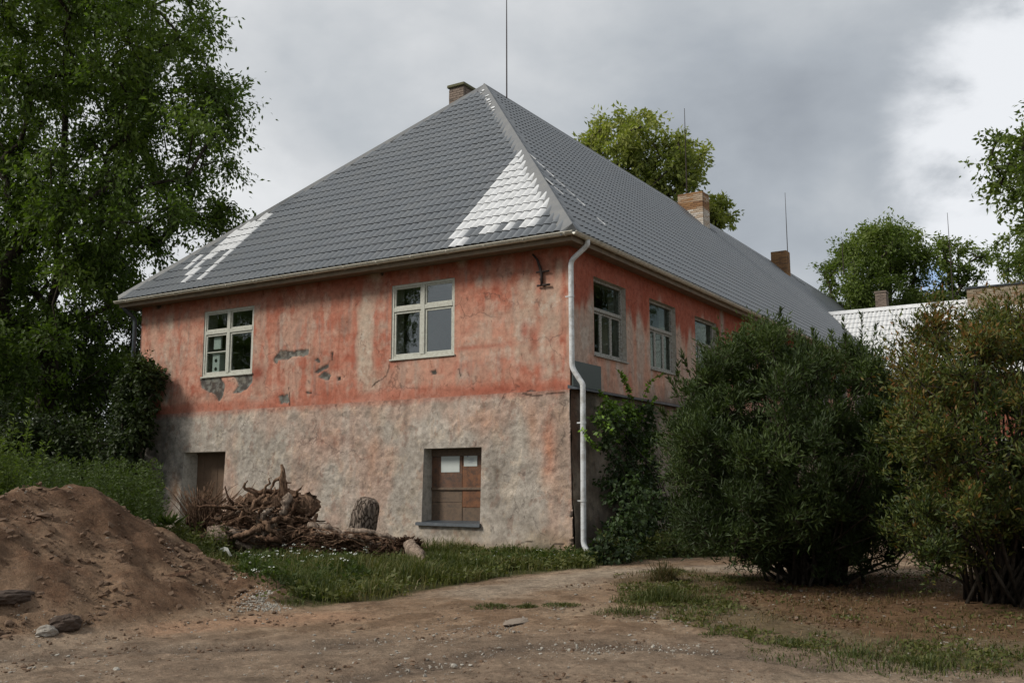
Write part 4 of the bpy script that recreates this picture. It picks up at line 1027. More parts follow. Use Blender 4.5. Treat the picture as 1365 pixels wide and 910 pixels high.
t4 = empty('corner_shrub', ground_under(200, 24.3), label='tall dark shrub hugging the far left corner of the house', cat='shrub')
P4 = [(160, 505), (178, 486), (196, 476), (208, 488), (211, 515), (205, 545), (196, 580), (190, 650), (150, 660), (155, 560)]
C4 = clumps(P4, 24.0, .7, 85, .15, 20)
plant_parts(t4, lambda: (branches(t4, t4.location, at(190, 560, 24), C4, .06, sub=2), crown(t4, 'leaf_deep', C4, .34, 8, 22, .11, .03, droop=.3)))

# --- trees behind the house
def back_tree(label, poly, px, dep, half, n, R, mat, ll, topy, nt=8, nl=26, group='trees behind the houses', r0=.3, mind=.5, edge=35.):
    t = empty('broadleaf_tree', ground_under(px, dep), label=label, cat='tree', group=group)
    Cq = clumps(poly, dep, half, n, mind, edge)
    plant_parts(t, lambda: (branches(t, t.location, at(px, topy, dep), Cq, r0), crown(t, mat, Cq, R, nt, nl, ll, ll*.24, droop=.3)))
    return t
back_tree('sunlit yellow-green tree top rising behind the ridge beside the white chimney', [(775, 195), (800, 166), (842, 148), (872, 152), (900, 172), (935, 183), (945, 200), (925, 222), (928, 240), (908, 262), (930, 330), (820, 330), (790, 230)], 862, 48, 2.6, 105, .8, 'leaf_yellow', .24, 190)
back_tree('small yellow-green crown just right of the white chimney', [(935, 275), (955, 268), (975, 282), (972, 300), (955, 312), (940, 330), (925, 320)], 950, 50, 1.2, 26, .6, 'leaf_yellow', .22, 290, r0=.12)
back_tree('broad mid green tree above the white roof, left of the lightning rod', [(1098, 368), (1118, 335), (1150, 308), (1195, 295), (1228, 312), (1240, 345), (1235, 378), (1225, 410), (1190, 440), (1120, 430), (1108, 395)], 1190, 62, 3.6, 120, 1.05, 'leaf_mid', .21, 330, nl=42, r0=.3)
back_tree('sparse tree with forked stems above the white roof around the rod', [(1245, 322), (1275, 316), (1320, 318), (1325, 345), (1310, 372), (1290, 420), (1240, 430), (1225, 400), (1250, 360)], 1282, 60, 2.2, 44, .75, 'leaf_mid', .24, 330, nt=7, nl=20, r0=.16)
back_tree('slim sparse tree above the brick parapet at the right edge', [(1325, 330), (1350, 305), (1385, 320), (1390, 420), (1325, 420), (1332, 370)], 1345, 58, 1.6, 34, .65, 'leaf_mid', .22, 320, nt=7, nl=18, r0=.12)
back_tree('dark leafy boughs of a nearer tree reaching in at the right edge', [(1310, 205), (1328, 168), (1365, 145), (1450, 90), (1560, 60), (1600, 420), (1400, 420), (1368, 350), (1358, 300), (1352, 262), (1325, 240)], 1480, 30, 2.6, 150, .75, 'leaf_mid', .17, 200, group=None, r0=.3)

# --- trees across the yard, seen in the window panes
def clone(root, loc, rz, sc, label):
    r = root.copy(); r.location = loc; r.rotation_euler = (0, 0, rz); r.scale = (sc,)*3; r['label'] = label; COL.objects.link(r)
    for ch in root.children:
        c = ch.copy(); COL.objects.link(c); c.parent = r; c.matrix_parent_inverse = ch.matrix_parent_inverse.copy()
    return r
_cc = C1.mean(0)-np.array(t1.location)
for i, (x, y, rz, sc, lb) in enumerate(((-22.2, -18.8, 1.1, .8, 'tall dark tree across the yard, reflected in the left panes of the near window'), (-32, -19, 2.9, .8, 'tall dark tree across the yard, reflected in the far left window'), (-41, -22, 4.2, .9, 'dark tree farthest across the yard, reflected beside the others'))):
    ox, oy = _cc[0]*sc*math.cos(rz)-_cc[1]*sc*math.sin(rz), _cc[0]*sc*math.sin(rz)+_cc[1]*sc*math.cos(rz)
    c_ = clone(t1, (x-ox, y-oy, -1.9), rz, sc, lb); c_['group'] = 'trees across the yard'

# --- shrubs before the long side
b1 = G(1085, 776); wb = empty('willow_bush', b1-[0, 0, .05], label='large rounded dark green willow bush before the long side wall', cat='bush')
PB1 = [(905, 580), (915, 530), (940, 500), (955, 470), (985, 475), (1008, 452), (1040, 442), (1062, 478), (1098, 470), (1128, 455), (1150, 480), (1185, 520), (1218, 580), (1236, 650), (1228, 735), (1150, 757), (1030, 752), (975, 745), (925, 730), (905, 690), (900, 630)]
dB1 = float((b1-CAM)@FW)
CB1 = clumps(PB1, dB1, 1.75, 350, .16, 70)
def bush_stems(root, base, C, n, r=.022, mat='bark', spread=.22):
    m = MB(); idx = rng.choice(len(C), n, replace=False)
    for i in idx:
        c = C[i]; b = base+np.array([rng.normal()*spread, rng.normal()*spread, 0]); mid = b+(c-b)*np.array([.35, .35, .55]); q = rng.normal(size=3)*.06
        pts_ = [b, b*.55+mid*.45+q*.5, mid+q, mid*.45+c*.55+q, c]; m.tube(pts_, [r, r*.9, r*.75, r*.5, r*.25], 5)
    m.build('stems', MAT[mat], root, smooth=True)
plant_parts(wb, lambda: (bush_stems(wb, b1, CB1, 110, .024), crown(wb, 'leaf_bush', CB1, .20+.27*rng.random(len(CB1))**1.5, 13, 38, .080, .0095, droop=-.1, upw=.55, spread=.13, twr=.004)))
# leading shoots standing out of the crown
def shoots(root, mat, lst, dep, ll, lw, n=46):
    P = []; A = []; ta = []; tb = []
    for (x0, y0, x1, y1) in lst:
        d = dep+rng.uniform(-.6, .6); a = at(x0, y0, d); b = at(x1, y1, d+rng.uniform(-.2, .2)); ta.append(a); tb.append(b)
        t = rng.random(n)**.8; P.append(a+(b-a)*t[:, None]); dd = nrm((b-a)[None]*1.2/np.linalg.norm(b-a)+rand_unit(n)*.8); A.append(dd)
    P = np.concatenate(P); A = np.concatenate(A); s = .7+.5*rng.random(len(P))
    V, F, T = leaf_mesh(P, A, ll*s, lw*s, np.clip(.55+.25*rng.normal(size=len(P)), 0, 1))
    me = npmesh('shoots', V, F, [MAT[mat]], attrs={'tint': T}); link(bpy.data.objects.new('shoots', me), root, kind='stuff')
    v, f_ = twig_tubes(np.array(ta), np.array(tb), np.full(len(ta), .006)); me = npmesh('shoot_stems', v, f_, [MAT['bark']]); link(bpy.data.objects.new('shoot_stems', me), root, kind='stuff')
plant_parts(wb, lambda: shoots(wb, 'leaf_bush', [(1035, 460, 1040, 412), (1028, 450, 1022, 425), (1128, 470, 1125, 425), (1150, 470, 1148, 418), (1160, 480, 1168, 432), (1090, 475, 1084, 440), (995, 460, 990, 432), (1005, 455, 1012, 436), (920, 500, 908, 470), (905, 530, 893, 505), (900, 520, 905, 482), (1185, 500, 1192, 455), (960, 465, 955, 440), (1062, 470, 1066, 440), (890, 560, 880, 545), (1110, 468, 1108, 444)], dB1, .085, .011))
b2 = G(1338, 803); rb = empty('willow_bush', b2-[0, 0, .05], label='rust-tinged brownish bush with many bare stems at the right edge', cat='bush')
PB2 = [(1192, 580), (1204, 505), (1222, 455), (1245, 432), (1275, 436), (1312, 434), (1345, 418), (1400, 440), (1500, 460), (1560, 600), (1540, 770), (1420, 760), (1380, 730), (1320, 725), (1270, 768), (1210, 752), (1192, 700), (1215, 690), (1225, 620)]
dB2 = float((b2-CAM)@FW); CB2 = clumps(PB2, dB2, 1.5, 300, .16, 70)
plant_parts(rb, lambda: (bush_stems(rb, b2, CB2, 95, .024, spread=.18), crown(rb, 'leaf_rust', CB2, .20+.30*rng.random(len(CB2))**1.5, 12, 30, .062, .011, droop=-.1, upw=.6, spread=.14, twr=.005, tint_jit=.4)))
plant_parts(rb, lambda: shoots(rb, 'leaf_rust', [(1225, 470, 1222, 420), (1245, 450, 1243, 408), (1262, 445, 1268, 405), (1300, 455, 1306, 415), (1340, 430, 1345, 395), (1210, 500, 1200, 455), (1285, 450, 1284, 420), (1330, 430, 1326, 400), (1358, 425, 1362, 395), (1235, 460, 1230, 425)], dB2, .07, .011, 34))

# --- climbing shrub against the long side
vb = empty('climbing_shrub', (1.0, 2.2, -.05), label='dark climbing shrub with bright green tips against the side wall beside the downpipe', cat='shrub')
def vine_pts(poly, n, lo, hi, mind=.1):
    xs = [p[0] for p in poly]; ys = [p[1] for p in poly]; out = []
    for _ in range(n*40):
        if len(out) >= n: break
        x = rng.uniform(min(xs), max(xs)); y = rng.uniform(min(ys), max(ys))
        if inpoly(np.array([x]), np.array([y]), poly)[0]: out.append(onX(x, y, rng.uniform(lo, hi)))
    return np.array(out)
CV = np.concatenate([vine_pts([(806, 548), (830, 536), (866, 545), (878, 575), (868, 600), (872, 640), (850, 680), (808, 660), (812, 620), (798, 600), (800, 570)], 46, .28, .6), vine_pts([(800, 690), (815, 655), (860, 640), (905, 668), (930, 700), (925, 735), (860, 748), (805, 745)], 60, .4, 1.5)])
def f():
    bush_stems(vb, np.array([.75, 2.1, 0]), CV, 40, .014, spread=.25); crown(vb, 'leaf_vine', CV*[1, 1, 1], .26, 9, 15, .088, .028, droop=.3, spread=.2, twr=.004, tint_jit=.1)
plant_parts(vb, f)
def sprig(lst, base, n=26):
    P = []; A = []; m = MB()
    for path in lst:
        w_ = [onX(x, y, d) for x, y, d in path]; m.tube(w_, .005, 4)
        for a, b in zip(w_[:-1], w_[1:]):
            t = rng.random(n)[:, None]; P.append(a+(b-a)*t); A.append(nrm(rand_unit(n)+nrm((b-a)[None])*.3+[.5, 0, -.2]))
    P = np.concatenate(P); A = np.concatenate(A); V, F, T = leaf_mesh(P, A, .06+.04*rng.random(len(P)), .02+.012*rng.random(len(P)), np.clip(.92+.1*rng.normal(size=len(P)), 0, 1))
    me = npmesh('sprig', V, F, [MAT['leaf_vine']], attrs={'tint': T}); link(bpy.data.objects.new('sprigs', me), base, label='bright green young shoots', kind='stuff'); m.build('sprig_stems', MAT['bark'], base, kind='stuff')
plant_parts(vb, lambda: sprig([[(838, 530, .35), (834, 505, .3), (822, 492, .25)], [(842, 532, .35), (836, 515, .33), (828, 498, .3)], [(862, 548, .35), (868, 535, .35), (873, 530, .3)], [(858, 530, .3), (866, 508, .2), (884, 497, .15)], [(815, 540, .4), (804, 527, .35), (798, 522, .3)], [(800, 600, .4), (785, 588, .4), (775, 572, .35)], [(806, 575, .35), (815, 555, .3), (835, 545, .3)]], vb))

# --- weeds behind the earth heap, grass, flowers
def blades(name, P, H, wd, lean, mat, tint, parent=None, **kw):
    n = len(P); az = rng.random(n)*2*math.pi; d = np.stack([np.cos(az), np.sin(az), 0*az], 1); S = np.stack([-np.sin(az), np.cos(az), 0*az], 1)
    le = (lean*rng.random(n))[:, None]*H[:, None]; H = H[:, None]; wd = np.asarray(wd)[:, None] if hasattr(wd, '__len__') else wd
    V = np.stack([P-S*wd, P+S*wd, P+d*le*.35+[0, 0, 1]*H*.55+S*wd*.8, P+d*le*.35+[0, 0, 1]*H*.55-S*wd*.8, P+d*le+[0, 0, 1]*H*(1-.25*lean)], 1).reshape(-1, 3)
    b = np.arange(n)[:, None]*5
    me = npmesh(name, V, [b+np.array([[0, 1, 2, 3]]), b+np.array([[3, 2, 4]])], [MAT[mat]], attrs={'tint': np.repeat(tint, 5)})
    return link(bpy.data.objects.new(name, me), parent, kind='stuff', **kw)
def scatter(poly, n, dens=None):
    xs = [p[0] for p in poly]; ys = [p[1] for p in poly]; k = n*3
    X = np.concatenate([rng.uniform(min(xs), max(xs), k) for _ in range(2)]); Y = np.concatenate([rng.uniform(min(ys), max(ys), k) for _ in range(2)])
    ok = inpoly(X, Y, poly)
    if dens is not None: ok &= rng.random(len(X)) < dens(X, Y)
    X, Y = X[ok][:n], Y[ok][:n]; return np.stack([X, Y, gz(X, Y)], 1)
GP2 = [p for p in GRASS_POLY if p[1] < 4.5]; gpoly = GRASS_POLY
def gd(X, Y):
    d = dpoly(X, Y, gpoly)*np.where(inpoly(X, Y, gpoly), 1, -1); m_ = gz_smooth(X, Y)[1]
    return (sstep(.0, .25, d+.35*(fbm(X*2.2, Y*2.2, 4)-.5))*(Y < 5)*(1-m_*.96)*(.12+.88*sstep(.38, .58, fbm(X*1.6, Y*1.6+5, 4))))
Pg = scatter([(-12.5, .2), (2.6, .3), (3.6, 5), (3.0, -3), (1, -7.6), (-3, -8), (-8, -6), (-13, -2)], 60000, gd)
dwall = -Pg[:, 1]
H = (.06+.11*rng.random(len(Pg)))*(.25+2.0*fbm(Pg[:, 0]*1.7, Pg[:, 1]*1.7, 4)**1.6*1.6)*(1+.45*sstep(.1, 1.5, dwall))
H = H*(.35+.65*sstep(0, .7, dpoly(Pg[:, 0], Pg[:, 1], gpoly)))
blades('grass', Pg, H, .0055, .9, 'grass', np.clip(-.15+1.25*fbm(Pg[:, 0]*1.5+3, Pg[:, 1]*1.5, 4)+.18*rng.normal(size=len(Pg)), 0, 1), label='green grass along the front wall and around the roots', cat='grass')
# broad low weeds in the grass
idx = rng.choice(len(Pg), 2600, replace=False); Q = np.repeat(Pg[idx], 9, 0)+rng.normal(size=(2600*9, 3))*[.07, .07, .05]; Q[:, 2] = np.maximum(Q[:, 2], gz(Q[:, 0], Q[:, 1]))+.02+.09*rng.random(len(Q))
A = nrm(rand_unit(len(Q))*[1, 1, .4]+[0, 0, .35]); V, F, T = leaf_mesh(Q, A, .05+.05*rng.random(len(Q)), .012+.014*rng.random(len(Q)), np.clip(.3+.3*rng.random(len(Q)), 0, 1))
me = npmesh('low_weeds', V, F, [MAT['grass']], attrs={'tint': T}); link(bpy.data.objects.new('low_weeds', me), kind='stuff', label='broad leaved weeds growing among the grass before the house', cat='weeds')
# sparse grass to the right
def rd(X, Y): return sstep(.42, .60, fbm(X*1.5+2, Y*1.5, 4))*(1-.85*inpoly(X, Y, LITTER_POLY))*(.35+.65*inpoly(X, Y, RIGHT_POLY))
Pr2 = scatter([tuple(p) for p in RIGHT_POLY], 15000, rd)
blades('grass', Pr2, .025+.065*rng.random(len(Pr2)), .005, 2.0, 'grass', np.clip(.35+.2*rng.normal(size=len(Pr2)), 0, 1), label='thin patches of grass on the worn ground at the right', cat='grass')
Pd = scatter([tuple(p) for p in RIGHT_POLY], 14000, lambda X, Y: sstep(.40, .62, fbm(X*2+12, Y*2, 3)))
blades('dry_grass', Pd, .025+.07*rng.random(len(Pd)), .004, 2.2, 'drygrass', rng.random(len(Pd)), label='dry straw coloured grass under the bushes', cat='grass')
def tuft(px, py, rx, n, h, mat, label, sp=.8):
    c = G(px, py); a = rng.random(n)*6.283; r = rng.random(n)**.7*rx; X = c[0]+np.cos(a)*r*RT[0]*1.+np.sin(a)*r*sp*FW[0]; Y = c[1]+np.cos(a)*r*RT[1]+np.sin(a)*r*sp*FW[1]
    P = np.stack([X, Y, gz(X, Y)], 1); blades('grass_tuft', P, h*(.4+rng.random(n))*(1.35-r/rx)*(.5+1.1*fbm(X*6, Y*6, 2)), .004, 1.8, mat, np.clip(.3+.22*rng.normal(size=n), 0, 1), label=label, cat='grass')
tuft(657, 809, .28, 420, .06, 'grass', 'leftmost of the three low grass tufts on the track'); tuft(703, 809, .15, 240, .055, 'grass', 'middle one of the three low grass tufts on the track'); tuft(748, 807, .24, 360, .055, 'grass', 'rightmost of the three low grass tufts on the track')
tuft(885, 775, .22, 340, .30, 'drygrass', 'tall pale dry grass clump on the track edge'); tuft(830, 818, .35, 360, .10, 'grass', 'low green tuft left of the dry grass'); tuft(880, 800, .6, 1100, .16, 'grass', 'wide clump of green grass below the dry clump')
tuft(1060, 862, .5, 500, .07, 'grass', 'flat green patch in the lower right foreground'); tuft(1140, 875, .9, 1200, .07, 'grass', 'wide low green patch near the bottom right'); tuft(1240, 890, .7, 800, .08, 'grass', 'low green patch at the bottom right corner'); tuft(955, 848, .2, 140, .06, 'grass', 'tiny green tuft on the bare earth right of centre')
B_ = scatter([tuple(p) for p in RIGHT_POLY], 900, rd); Q = np.repeat(B_, 10, 0)+rng.normal(size=(len(B_)*10, 3))*[.05, .05, .0]+[0, 0, .02]
V, F, T = leaf_mesh(Q, nrm(rand_unit(len(Q))*[1, 1, .3]+[0, 0, .25]), .03+.04*rng.random(len(Q)), .008+.010*rng.random(len(Q)), np.clip(.3+.4*rng.random(len(Q)), 0, 1))
me = npmesh('low_weeds', V, F, [MAT['grass']], attrs={'tint': T}); link(bpy.data.objects.new('low_weeds', me), kind='stuff', label='flat leaved weeds on the worn ground in front of the bushes', cat='weeds')
# white flower heads
def flower_heads(lst_px, jit, n, h0, h1, label, k=9):
    P = []
    for px, py, w_, hgt in lst_px:
        c = G(px, py)
        for _ in range(n):
            x = c[0]+rng.normal()*w_*RT[0]+rng.normal()*jit*FW[0]; y = c[1]+rng.normal()*w_*RT[1]+rng.normal()*jit*FW[1]; z = float(gz(x, y))+hgt*rng.uniform(h0, h1)
            for q in range(k): P.append((x+rng.normal()*.018, y+rng.normal()*.018, z+rng.normal()*.006))
    P = np.array(P); V, F, T = leaf_mesh(P, nrm(rand_unit(len(P))*[1, 1, .15]), np.full(len(P), .018), np.full(len(P), .008), np.zeros(len(P)), flat=.95)
    me = npmesh('wildflowers', V, F, [MAT['flower']]); link(bpy.data.objects.new('wildflowers', me), kind='stuff', label=label, cat='flowers')
flower_heads([(435, 765, .12, .42), (478, 763, .1, .35), (365, 768, .1, .35), (400, 760, .15, .4), (450, 775, .2, .4), (340, 790, .2, .3)], .25, 7, .7, 1.1, 'white umbel flowers in the grass before the roots', 12)
flower_heads([(x, 752, .25, .2) for x in range(585, 770, 24)], .3, 6, .4, 1.0, 'small white flowers in the grass at the foot of the near wall', 5)
flower_heads([(255, 722, .12, .25), (330, 760, .1, .3)], .2, 8, .7, 1.1, 'small white flowers at the end of the earth heap', 8)
# tall weeds
def weeds(poly, n, h0, h1, label, nl=46, mat='leaf_weed'):
    B = scatter(poly, n); H = rng.uniform(h0, h1, len(B)); ln = rng.normal(size=(len(B), 2))*.10
    T_ = B+np.stack([ln[:, 0]*H, ln[:, 1]*H, H], 1); k = len(B)*nl
    t = (rng.random((len(B), nl))**.75); P = (B[:, None]+(T_-B)[:, None]*t[..., None]); sp = (.16*(1.05-t))[..., None]
    dirs = rand_unit(k).reshape(len(B), nl, 3)*[1, 1, .5]; P = P+dirs*sp*rng.random((len(B), nl, 1)); A = nrm(dirs.reshape(-1, 3)+[0, 0, .55])
    V, F, T = leaf_mesh(P.reshape(-1, 3), A, .05+.05*rng.random(k), .009+.009*rng.random(k), np.clip(.15+.30*t.ravel()+.12*rng.normal(size=k), 0, 1))
    v2, f2 = twig_tubes(B, T_, np.full(len(B), .005))
    me = npmesh('tall_weeds', np.concatenate([V, v2]), [np.concatenate([F, f2+len(V)])], [MAT[mat]], attrs={'tint': np.concatenate([T, np.full(len(v2), .3)])}); link(bpy.data.objects.new('tall_weeds', me), kind='stuff', label=label, cat='weeds')
wp = [tuple(at(a, 640, d)[:2]) for a, d in ((-120, 13.6), (60, 14.6), (150, 15.6), (215, 17.2), (205, 22), (120, 22), (-120, 21))]
weeds(wp, 1300, .95, 1.9, 'tall green weeds behind the heap of earth', 62, 'leaf_weed')
weeds([tuple(at(a, 640, d)[:2]) for a, d in ((-40, 13.8), (22, 13.8), (26, 16), (-40, 16))], 90, 1.6, 2.1, 'tallest weeds at the left edge above the heap', 80, 'leaf_mid')
weeds([tuple(at(a, 640, d)[:2]) for a, d in ((185, 16.8), (290, 16.2), (330, 18.6), (215, 21))], 260, .25, .7, 'low weeds between heap and roots', 40, 'grass')
weeds([tuple(p) for p in GP([(800, 752), (905, 744), (935, 742)])]+[(2.9, 3), (.8, 3.4), (.4, .4)], 300, .15, .5, 'green weeds along the foot of the side wall', 30, 'grass')
weeds([tuple(p) for p in GP([(315, 768), (360, 790), (430, 790), (490, 780), (480, 755), (400, 750), (330, 748)])], 300, .08, .26, 'leafy green weeds in front of the tangled roots', 34, 'leaf_weed')
weeds([tuple(p) for p in GP([(600, 765), (700, 758), (790, 750), (780, 742), (640, 745)])], 160, .06, .2, 'low leafy weeds under the boarded window', 22, 'leaf_weed')
dock = empty('dock_plant', at(225, 700, 17.6), label='small dark broad leaved plant at the end of the earth heap', cat='plant')
n = 40; base = np.tile(np.array(dock.location), (n, 1))+rng.normal(size=(n, 3))*[.05, .05, 0]; V, F, T = leaf_mesh(base, nrm(rand_unit(n)*[1, 1, .3]+[0, 0, .9]), .22+.15*rng.random(n), .02+.015*rng.random(n), rng.random(n)*.4)
me = npmesh('leaves', V, F, [MAT['leaf_mid']], attrs={'tint': T}); o_ = link(bpy.data.objects.new('leaves', me), dock); o_.matrix_parent_inverse = Matrix.Translation(-Vector(dock.location))

# ================================================================== ROOTS AND LOGS
def wob(path, n=5, amp=.02):
    P = [np.array(at(*p)) for p in path]; out = []
    for a, b in zip(P[:-1], P[1:]):
        for i in range(n): out.append(a+(b-a)*i/n+rng.normal(size=3)*amp)
    out.append(P[-1]); return out
def root(m, path, r0, r1, n=5, amp=.02, sides=8, rough=.22):
    p = wob(path, n, amp); k = len(p); rr = [r0+(r1-r0)*i/(k-1) for i in range(k)]
    nz = rng.random((k, sides)); m.tube(p, rr, sides, prof=lambda i, j: 1+rough*(nz[i, j]-.5)*2)
def thing(name, px, py, dep, label, cat): return empty(name, at(px, py, dep), label=label, cat=cat)
def fin(root_, fn): plant_parts(root_, fn)
D = 17.9
st = thing('uprooted_stump', 370, 735, D, 'uprooted tree stump with tangled brown roots and one spike pointing up', 'stump')
def f():
    m = MB(); root(m, [(411, 676, D-.15), (408, 675, D-.15), (388, 670, D-.1), (365, 665, D), (330, 670, D+.2), (305, 690, D+.3)], .21, .15, 4, .035, 18, .24); root(m, [(402, 702, D+.2), (360, 706, D+.1), (310, 700, D)], .30, .24, 4, .04, 14, .18); m.build('trunk', MAT['root'], st, smooth=True)
    for (x0, y0, x1, y1, q) in ((300, 690, 268, 664, .045), (318, 676, 300, 648, .035), (345, 662, 330, 640, .03), (352, 662, 362, 636, .025), (392, 664, 404, 646, .03), (404, 690, 428, 676, .04), (398, 704, 434, 694, .035), (330, 700, 296, 732, .05), (360, 706, 352, 738, .05), (310, 684, 282, 690, .05)):
        mm = MB(); root(mm, [(x0, y0, D-.2), ((x0+x1)/2+rng.normal()*4, (y0+y1)/2+rng.normal()*4, D-.35), (x1, y1, D-.35)], q*1.2, q*.25, 4, .02, 8, .3); mm.build('side_root', MAT[rng.choice(['root', 'rootdark'])], st, smooth=True)
    m = MB(); root(m, [(377, 664, D-.15), (377, 645, D-.15), (375, 619, D-.15)], .11, .025, 4, .01, 10, .2); m.build('spike', MAT['root'], st, smooth=True)
    m = MB(); root(m, [(376, 636, D-.15), (366, 640, D-.2), (361, 652, D-.25)], .035, .018, 4, .008, 6); m.build('side_root', MAT['root'], st, smooth=True)
    m = MB(); root(m, [(378, 643, D-.15), (388, 643, D-.2)], .018, .012, 3, .005, 6); m.build('side_root', MAT['root'], st, smooth=True)
    m = MB(); root(m, [(384, 662, D-.35), (379, 676, D-.45), (368, 696, D-.5), (350, 718, D-.5)], .085, .035, 5, .02, 8); m.build('side_root', MAT['palewood'], st, smooth=True, label='pale twisting root down the front')
    m = MB(); root(m, [(388, 690, D-.4), (384, 706, D-.45), (386, 722, D-.4)], .06, .03, 5, .02, 8); m.build('side_root', MAT['root'], st, smooth=True)
    m = MB(); root(m, [(404, 690, D-.3), (422, 704, D-.35), (452, 716, D-.3)], .06, .03, 5, .02, 8); m.build('side_root', MAT['root'], st, smooth=True)
    m = MB(); root(m, [(285, 712, D-.2), (330, 720, D-.3), (400, 728, D-.2)], .17, .13, 5, .03, 12, .25); m.build('side_root', MAT['palewood'], st, smooth=True)
    m = MB(); root(m, [(385, 655, D-.1), (350, 656, D-.2), (328, 652, D-.2)], .05, .03, 5, .015, 8); m.build('side_root', MAT['rootdark'], st, smooth=True)
    m = MB()
    for _ in range(22):
        x = rng.uniform(312, 392); y = rng.uniform(676, 724); a = rng.choice([-.7, .6, 2.6, 3.6])+rng.normal()*.35; L_ = rng.uniform(25, 60); d = D-.25-rng.uniform(0, .3); q = rng.uniform(.035, .07)
        mm = MB(); root(mm, [(x, y, d), (x+L_*.35*math.cos(a), y+L_*.4*math.sin(a), d-.1), (x+L_*.75*math.cos(a)+rng.normal()*4, y+L_*.55*math.sin(a)+rng.normal()*5, d-.1), (x+L_*math.cos(a), min(y+L_*.9*math.sin(a), 732), d)], q, q*.4, 4, .022, 8, .3); mm.build('side_root', MAT[rng.choice(['root', 'root', 'root', 'rootdark', 'palewood'])], st, smooth=True)
    for _ in range(80):
        x = rng.uniform(290, 420); y = rng.uniform(684, 730)+max(0, (x-400)*.7); a = rng.normal()*.7+(math.pi if rng.random() < .5 else 0); L_ = rng.uniform(15, 55); d = D-rng.uniform(.0, .6)
        root(m, [(x, y, d), (x+L_*.5*math.cos(a), y+L_*.3*math.sin(a)+4, d-.05*rng.normal()), (x+L_*math.cos(a), y+L_*.5*math.sin(a)+10*rng.random(), d+.1*rng.normal())], rng.uniform(.008, .026), .004, 4, .022, 5)
    m.build('fine_roots', MAT['rootdark'], st, smooth=True, kind='stuff')
    m = MB()
    for _ in range(45):
        x = rng.uniform(295, 400); y = rng.uniform(670, 722); a = rng.normal()*.5; L_ = rng.uniform(15, 45); d = D-.45-rng.uniform(0, .2)
        root(m, [(x, y, d), (x+L_*.5*math.cos(a), y+L_*.3*math.sin(a)+3, d), (x+L_*math.cos(a), y+L_*.5*math.sin(a)+5, d+.05)], rng.uniform(.010, .022), .005, 3, .014, 5)
    m.build('fine_roots', MAT['root'], st, smooth=True, kind='stuff')
fin(st, f)
bw_ = thing('brushwood', 262, 705, D+.2, 'bundle of thin dry twigs and pale broken branches before the plank door', 'branches')
def f():
    D2 = D+.2
    for path, r0, r1, mt in (([(258, 712, D2), (285, 694, D2-.1), (322, 680, D2-.2), (344, 678, D2-.2)], .055, .035, 'palewood'), ([(268, 716, D2-.2), (300, 700, D2-.3), (330, 690, D2-.3)], .06, .04, 'root'), ([(266, 708, D2), (285, 684, D2), (300, 664, D2)], .04, .02, 'root'),
        ([(262, 700, D2), (275, 672, D2), (282, 655, D2+.1)], .03, .012, 'root'), ([(262, 662, D2), (268, 676, D2), (274, 700, D2)], .025, .012, 'palewood'), ([(250, 700, D2+.1), (262, 668, D2+.1), (270, 660, D2+.1)], .045, .03, 'rootdark'), ([(285, 700, D2-.2), (300, 692, D2-.2), (316, 676, D2-.3)], .03, .015, 'palewood'),
        ([(268, 722, D2-.4), (276, 738, D2-.5)], .02, .01, 'palewood')):
        m = MB(); root(m, path, r0, r1, 5, .014, 8); m.build('branch', MAT[mt], bw_, smooth=True)
    m = MB()
    for _ in range(170):
        x = rng.normal(265, 6); y = rng.uniform(690, 712); d = D2+rng.uniform(-.25, .25); a = rng.normal()*.34; L_ = rng.uniform(22, 56)
        root(m, [(x, y, d), (x+L_*.5*math.sin(a), y-L_*.5, d), (x+L_*math.sin(a)+rng.normal()*3, y-L_*.95, d+.06*rng.normal())], rng.uniform(.008, .018), .004, 2, .012, 4)
    for _ in range(90):
        x = rng.uniform(262, 330); y = rng.uniform(668, 716); d = D2+rng.uniform(-.3, .1); a = -.5+rng.normal()*.35; L_ = rng.uniform(20, 45)
        root(m, [(x, y, d), (x+L_*.5*math.cos(a), y+L_*.5*math.sin(a), d), (x+L_*math.cos(a), y+L_*math.sin(a), d+.06*rng.normal())], rng.uniform(.008, .018), .004, 2, .012, 4)
    m.build('twigs', MAT['root'], bw_, smooth=True, kind='stuff')
fin(bw_, f)
rl = thing('root_log', 480, 745, D-.5, 'long fibrous mass of roots lying in the grass below the bark log', 'roots')
